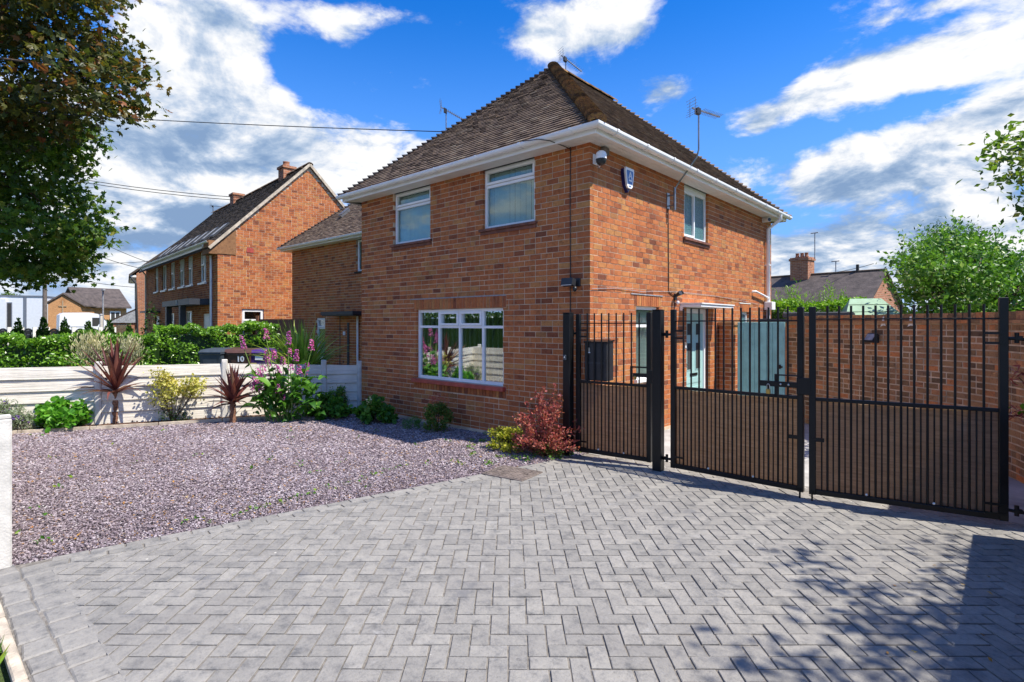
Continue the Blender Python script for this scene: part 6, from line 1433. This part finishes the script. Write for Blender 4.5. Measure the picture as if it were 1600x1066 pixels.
# ------------------------------------------------------------------ wheeled bins
def wheelie(label, u, dist, mat, rz, text=None, extra=False):
    p = D(u, 560, dist); t = thing('wheeled_bin', label, 'bin', (p[0], p[1], 0.10), rz, 'wheeled bins in front of the hedge')
    m = MB(); lo = [(-.24, -.26), (.24, -.26), (.24, .26), (-.24, .26)]; hi = [(-.29, -.36), (.29, -.36), (.29, .34), (-.29, .34)]
    m.add([(x, y, .06) for x, y in lo]+[(x, y, .97) for x, y in hi], [(3, 2, 1, 0), (4, 5, 6, 7)]+[(i, (i+1) % 4, 4+(i+1) % 4, 4+i) for i in range(4)]); m.bevbox(-.31, .31, -.38, .36, .93, .985, .01); b = m.build('body', mat, t)
    MB().add([(-.17, -.318, .45), (.17, -.318, .45), (.2, -.353, .80), (.12, -.358, .86), (-.12, -.358, .86), (-.2, -.353, .80)], [(0, 1, 2, 3, 4, 5)]).build('front_panel', mat, b)
    l = MB(); l.add([(-.31, -.40, .99), (.31, -.40, .99), (.31, .36, .99), (-.31, .36, .99), (-.27, -.30, 1.06), (.27, -.30, 1.06), (.27, .33, 1.09), (-.27, .33, 1.09)], [(3, 2, 1, 0), (4, 5, 6, 7)]+[(i, (i+1) % 4, 4+(i+1) % 4, 4+i) for i in range(4)]); l.tube([(-.25, .40, 1.0), (.25, .40, 1.0)], .018, n=6); l.build('lid', mat, t)
    for x in (-.26, .26): MB().tube([(x-.03, .27, .1), (x+.03, .27, .1)], .10, n=12).build('wheel', 'tyre', t)
    if text:
        cu = bpy.data.curves.new('number', 'FONT'); cu.body = text; cu.size = .20; cu.extrude = .002; cu.align_x = 'CENTER'; cu.offset = .006
        o = bpy.data.objects.new('number', cu); COL.objects.link(o); dg = bpy.context.evaluated_depsgraph_get(); me = bpy.data.meshes.new_from_object(o.evaluated_get(dg)); COL.objects.unlink(o); bpy.data.objects.remove(o)
        me.materials.clear(); me.materials.append(MATS['white_print']); obj('number', me, t, mat=Matrix.Translation((0.05, -.362, .765)) @ Matrix.Rotation(R(90+5), 4, 'X')); MB().box(-.05, .14, -.372, -.362, .93, .955).build('name_strip', 'lead', t)
    if extra: MB().box(-.30, .05, -.352, -.342, .70, .715).box(-.1, .14, -.335, -.325, .56, .572).build('yellow_line', 'yellow_print', t); MB().box(.02, .22, -.362, -.352, .80, .90).build('label_plate', 'white_print', t)
    return t
wheelie('black wheeled bin, leftmost of the bins behind the white fence', 339, 15.2, 'slate_bin', R(42))
wheelie('plain brown wheeled bin between the black bin and the numbered bin', 362, 15.4, 'brown_bin', R(42))
wheelie('dark brown wheeled bin with white number 10', 383, 14.9, 'brown_bin', R(42), '10')
wheelie('purple wheeled bin with yellow line behind the foxgloves', 407, 15.0, 'purple_bin', R(42), None, True)
bs = D(373, 560, 15.2); tag(MB().box(-1.4, 1.4, -.7, .7, 0, .098).build('bin_slab', 'yard_concrete', mat=Matrix.Translation((bs[0], bs[1], 0)) @ Matrix.Rotation(R(42), 4, 'Z')), 'concrete slab under the wheeled bins', 'slab')
SLAB = bpy.data.objects['bin_slab']

# ------------------------------------------------------------------ aerials, cables, cameras, alarm
def aerial(label, base, mast, top, boom_dir, L, nel=11, r=.014, bracket=None):
    t = thing('tv_aerial', label, 'aerial', base, 0); b = np.asarray(base, float); pts = [np.asarray(p, float)-b for p in mast]; MB().tube(pts, r, n=6).build('mast', 'grey_metal', t)
    d = np.asarray(boom_dir, float); d /= np.linalg.norm(d); q = np.asarray(top, float)-b; a = np.cross(d, [0, 0, 1.0]); a /= np.linalg.norm(a); m = MB(); m.bar(q-d*.14, q+d*L, .022, .022); bo = m.build('boom', 'grey_metal', t)
    for i in range(nel): x = q+d*(.06+(L-.08)*i/(nel-1)); MB().tube([x-a*.11, x+a*.11], .0035, n=4).build('element', 'grey_metal', bo)
    rf = MB(); up = np.array([0, 0, 1.0])
    for k in range(-3, 4): rf.tube([q-d*.13+up*k*.045-a*.13-d*abs(k)*.012, q-d*.13+up*k*.045+a*.13-d*abs(k)*.012], .0035, n=4)
    for s in (-.07, .07): rf.tube([q-d*.13+a*s-up*.14, q-d*.13+a*s+up*.14], .005, n=4)
    rf.build('reflector', 'grey_metal', t); m = MB(); m.obox(q-d*.02-up*.03, d*.04, a*.035, up*.05); m.build('dipole_box', 'black_plastic', t)
    return t
def ab(u, v, d): return D(u, v, d)
bz = np.array([.0, 2.45, 3.95]); dm = PX((.12, 2.45, 4))[2]
pA = [np.array([.13, 2.45, 3.88]), np.array([.13, 2.45, 4.22]), np.array([.20, 2.47, 4.33]), np.array([.50, 2.52, 4.72]), np.array([.53, 2.53, 4.85])]
zt = 1.845+(HY-172)*PX((.53, 2.53, 5))[2]/F
ta = aerial('tall bent aerial mast fixed to the sunlit side wall beside the small window', bz, pA+[np.array([.53, 2.53, zt+.05])], np.array([.53, 2.53, zt]), RT*.9+FWD*.35-UP*.12, .46, 12)
MB().box(.0, .012, -.05, .05, -.06, .22).box(0, .14, -.012, .012, .16, .18).box(0, .14, -.012, .012, -.02, .0).tube([(.13, 0, -.10), (.13, 0, .3)], .022, n=6).build('wall_bracket', 'grey_metal', ta)
c = np.array([-2.93, 4.15, 7.45]); d = PX(c)[2]; q = D(884, 92, d+.2); aerial('small aerial on the ridge just behind the roof peak', c, [np.array([q[0], q[1], 7.4]), q], q, RT*.85+FWD*.4-UP*.45, .50, 9)
q = D(697, 172, 13.0); aerial('distant thin aerial standing left of the main roof slope', (q[0], q[1], 5.6), [np.array([q[0], q[1], 5.6]), q], q, RT*.9+FWD*.2-UP*.45, .42, 8)
q = NLOC(333, 322, NHALF); th = R(-4.9); bq = np.array(NB.location)+np.array([q[0]*math.cos(th)-q[1]*math.sin(th), q[0]*math.sin(th)+q[1]*math.cos(th), q[2]]); aerial('small aerial on the ridge of the long gabled house', (bq[0], bq[1], NZR), [np.array([bq[0], bq[1], NZR-.1]), bq], bq, RT-UP*.1, .9, 8, .03)
def wire(label, a, b, sag=.25, r=.011):
    a, b = np.asarray(a, float), np.asarray(b, float); n = 14
    o = MB().tube([a+(b-a)*i/n-np.array([0, 0, 4*sag*(i/n)*(1-i/n)]) for i in range(n+1)], r, n=5).build('overhead_cable', 'cable_black'); tag(o, label, 'cable', 'overhead telephone cables')
wire('overhead cable running from the copper maple to the main roof edge', D(-250, 150, 18), D(692, 206, 12.2), .15)
wire('upper of two overhead cables reaching the long roof near its chimney', D(-200, 205, 26), D(378, 309, 25.5), .5, .016); wire('lower of two overhead cables reaching the long roof near its chimney', D(-200, 212, 26), D(368, 313, 26), .45, .016)
wire('overhead cable ending at the far corner of the long house, steeper one', D(60, 320, 30), D(238, 412, 32), .3, .016); wire('overhead cable low behind the green maple going to the end house', D(60, 355, 34), D(222, 420, 34), .3, .018); wire('faint overhead cable above the church hall roof', D(70, 424, 42), D(240, 450, 44), .3, .02); wire('second faint overhead cable crossing above the church hall', D(60, 400, 40), D(290, 400, 36), .5, .016)
wire('telephone cable rising from the bungalow roof to the apple tree', D(1295, 427, 27), D(1365, 412, 27), .05, .015)
def cctv():
    t = thing('dome_camera', 'white dome security camera under the eaves at the house corner', 'security camera', (.0, .12, 4.24)); t.scale = (.8, .8, .8); MB().bevbox(.0, .03, -.07, .07, -.09, .09, .006).build('wall_plate', 'white_plastic', t)
    MB().tube([(.02, 0, -.02), (.10, -.01, -.03), (.16, -.03, .04)], .035, n=8).build('arm', 'white_plastic', t)
    MB().lathe([(0, .12), (.05, .115), (.085, .09), (.10, .04), (.10, -.03)], (.17, -.05, .0), 16).build('housing', 'white_plastic', t); d = MB().lathe([(.096, -.03), (.092, -.07), (.07, -.115), (.03, -.14), (0, -.145)], (.17, -.05, .0), 16).build('dome', 'black_plastic', t)
    MB().tube([(.20, -.12, -.07), (.21, -.145, -.078)], .022, n=8).build('lens', 'soft_glass', d); MB().tube([(.03, .05, -.07), (.08, .02, -.15), (.14, -.03, -.13), (.15, -.04, -.05)], .008, n=5).build('lead', 'white_plastic', t)
    j = thing('junction_box', 'dark junction box tucked under the soffit behind the dome camera', 'box', (.0, .34, 4.40)); MB().bevbox(0, .07, -.07, .07, -.05, .06, .008).build('casing', 'rust_iron', j)
    b = thing('bullet_camera', 'small white camera under the eaves at the far end of the side wall', 'security camera', (.03, 7.55, 4.40)); MB().bevbox(-.03, .0, -.05, .05, -.05, .05, .005).build('wall_plate', 'white_plastic', b); MB().tube([(0, 0, 0), (.16, -.10, -.01)], .055, n=10).build('housing', 'white_plastic', b); MB().tube([(.158, -.099, -.01), (.166, -.104, -.0105)], .045, n=10).build('lens', 'black_plastic', b)
cctv()
def alarm():
    t = thing('alarm_box', 'blue and white shield shaped burglar alarm box with letter A high on the side wall', 'alarm box', (.0, .98, 4.12), R(90))
    sh = [(-.125, .15), (.125, .15), (.135, .08), (.09, -.10), (.0, -.21), (-.09, -.10), (-.135, .08)]
    MB().ext([(x, -.001, z) for x, z in sh], (0, -.055, 0)).build('back_shell', 'navy_plastic', t); cv = [(-.118, .165), (.118, .165), (.132, .12), (.085, -.115), (.05, -.15), (-.05, -.15), (-.085, -.115), (-.132, .12)]
    MB().ext([(x, -.057, z) for x, z in cv], (0, -.03, 0)).build('cover', 'white_plastic', t); bl = [(-.09, .125), (.09, .125), (.098, .09), (.06, -.085), (-.06, -.085), (-.098, .09)]
    MB().ext([(x, -.0875, z) for x, z in bl], (0, -.003, 0)).build('blue_panel', 'blue_print', t)
    l = MB(); y0 = -.094; l.bar((-.045, y0, -.005), (0, y0, .105), .004, .022).bar((.045, y0, -.005), (0, y0, .105), .004, .022).box(-.03, .03, y0-.002, y0+.002, .025, .042); l.build('letter_a', 'white_print', t); MB().box(-.045, .045, y0-.002, y0+.002, -.045, -.018).build('white_band', 'white_print', t); MB().box(-.03, .03, -.091, -.088, -.125, -.11).build('name_bar', 'blue_print', t)
alarm()
def floods():
    t = thing('floodlight', 'black floodlight with pale lens on the front wall above the first gate post', 'floodlight', (-.31, .0, 2.43)); MB().bevbox(.05, .15, -.03, 0, -.03, .09, .006).build('back_plate', 'black_plastic', t); MB().obox((.02, -.13, .03), (.10, 0, 0), (0, .012, .05), (0, -.045, .012)).build('housing', 'black_plastic', t); MB().obox((.02, -.175, .015), (.088, 0, 0), (0, .006, .032), (0, -.002, .0005)).build('lens', 'white_print', t); MB().lathe([(0, .03), (.03, .02), (.035, -.01), (.02, -.04), (0, -.05)], (.09, -.07, -.06), 10).build('sensor', 'black_plastic', t)
    t = thing('porch_lamp', 'black twin spotlight above the left end of the door canopy', 'lamp', (.0, 2.72, 2.34), R(90)); MB().bevbox(-.04, .04, -.03, 0, -.06, .06, .005).build('back_plate', 'black_plastic', t)
    for x, z in ((-.06, .07), (.05, .09)): MB().tube([(x*.4, -.03, .02), (x, -.14, z)], .018, .045, n=8).build('spot', 'black_plastic', t)
    MB().lathe([(0, .03), (.03, .01), (.03, -.03), (0, -.05)], (0, -.06, -.09), 8).build('sensor', 'white_plastic', t)
    t = thing('door_bell', 'small doorbell box with cable beside the teal front door', 'doorbell', (.0, 3.12, 1.45), R(90)); MB().bevbox(-.035, .035, -.03, 0, -.06, .06, .005).build('casing', 'rust_iron', t); MB().box(-.02, .02, -.034, -.03, -.045, .0).build('button', 'white_plastic', t)
floods()
sh_ = hedge('reflection_hedge', 'tall dark hedge added across the street to darken the window reflections', (np.array([-46., -17.6, 0]), np.array([6., -17.6, 0])), 2.6, 2.4, 1.6, 9000, .22, 'dark_leaf')  # added unseen hedge, puts a dark band into the window reflections
# low bits of the sky-line houses seen reflected across the street
for i, (x, w, hh) in enumerate(((-22, 9, 5.2), (-8, 9, 5.0))):
    h = thing('street_house', ('brick house across the street, left one', 'brick house across the street, right one')[i], 'house', (x, -28, 0)); MB().box(-w/2, w/2, -6, 0, 0, hh).build('wall', 'tan_brick', h); MB().ext([(-w/2-.3, .4, hh-.1), (-w/2-.3, -3, hh+2.6), (-w/2-.3, -6.4, hh-.1)], (w+.6, 0, 0)).build('roof', 'slate_roof', h)
    for k in (-2.6, 0, 2.6):
        for z in (1.0, 3.4): f = MB().box(k-.6, k+.6, .002, .05, z, z+1.2).build('window', 'white_upvc', h); MB().box(k-.52, k+.52, .052, .056, z+.08, z+1.12).build('pane', 'soft_glass', f)
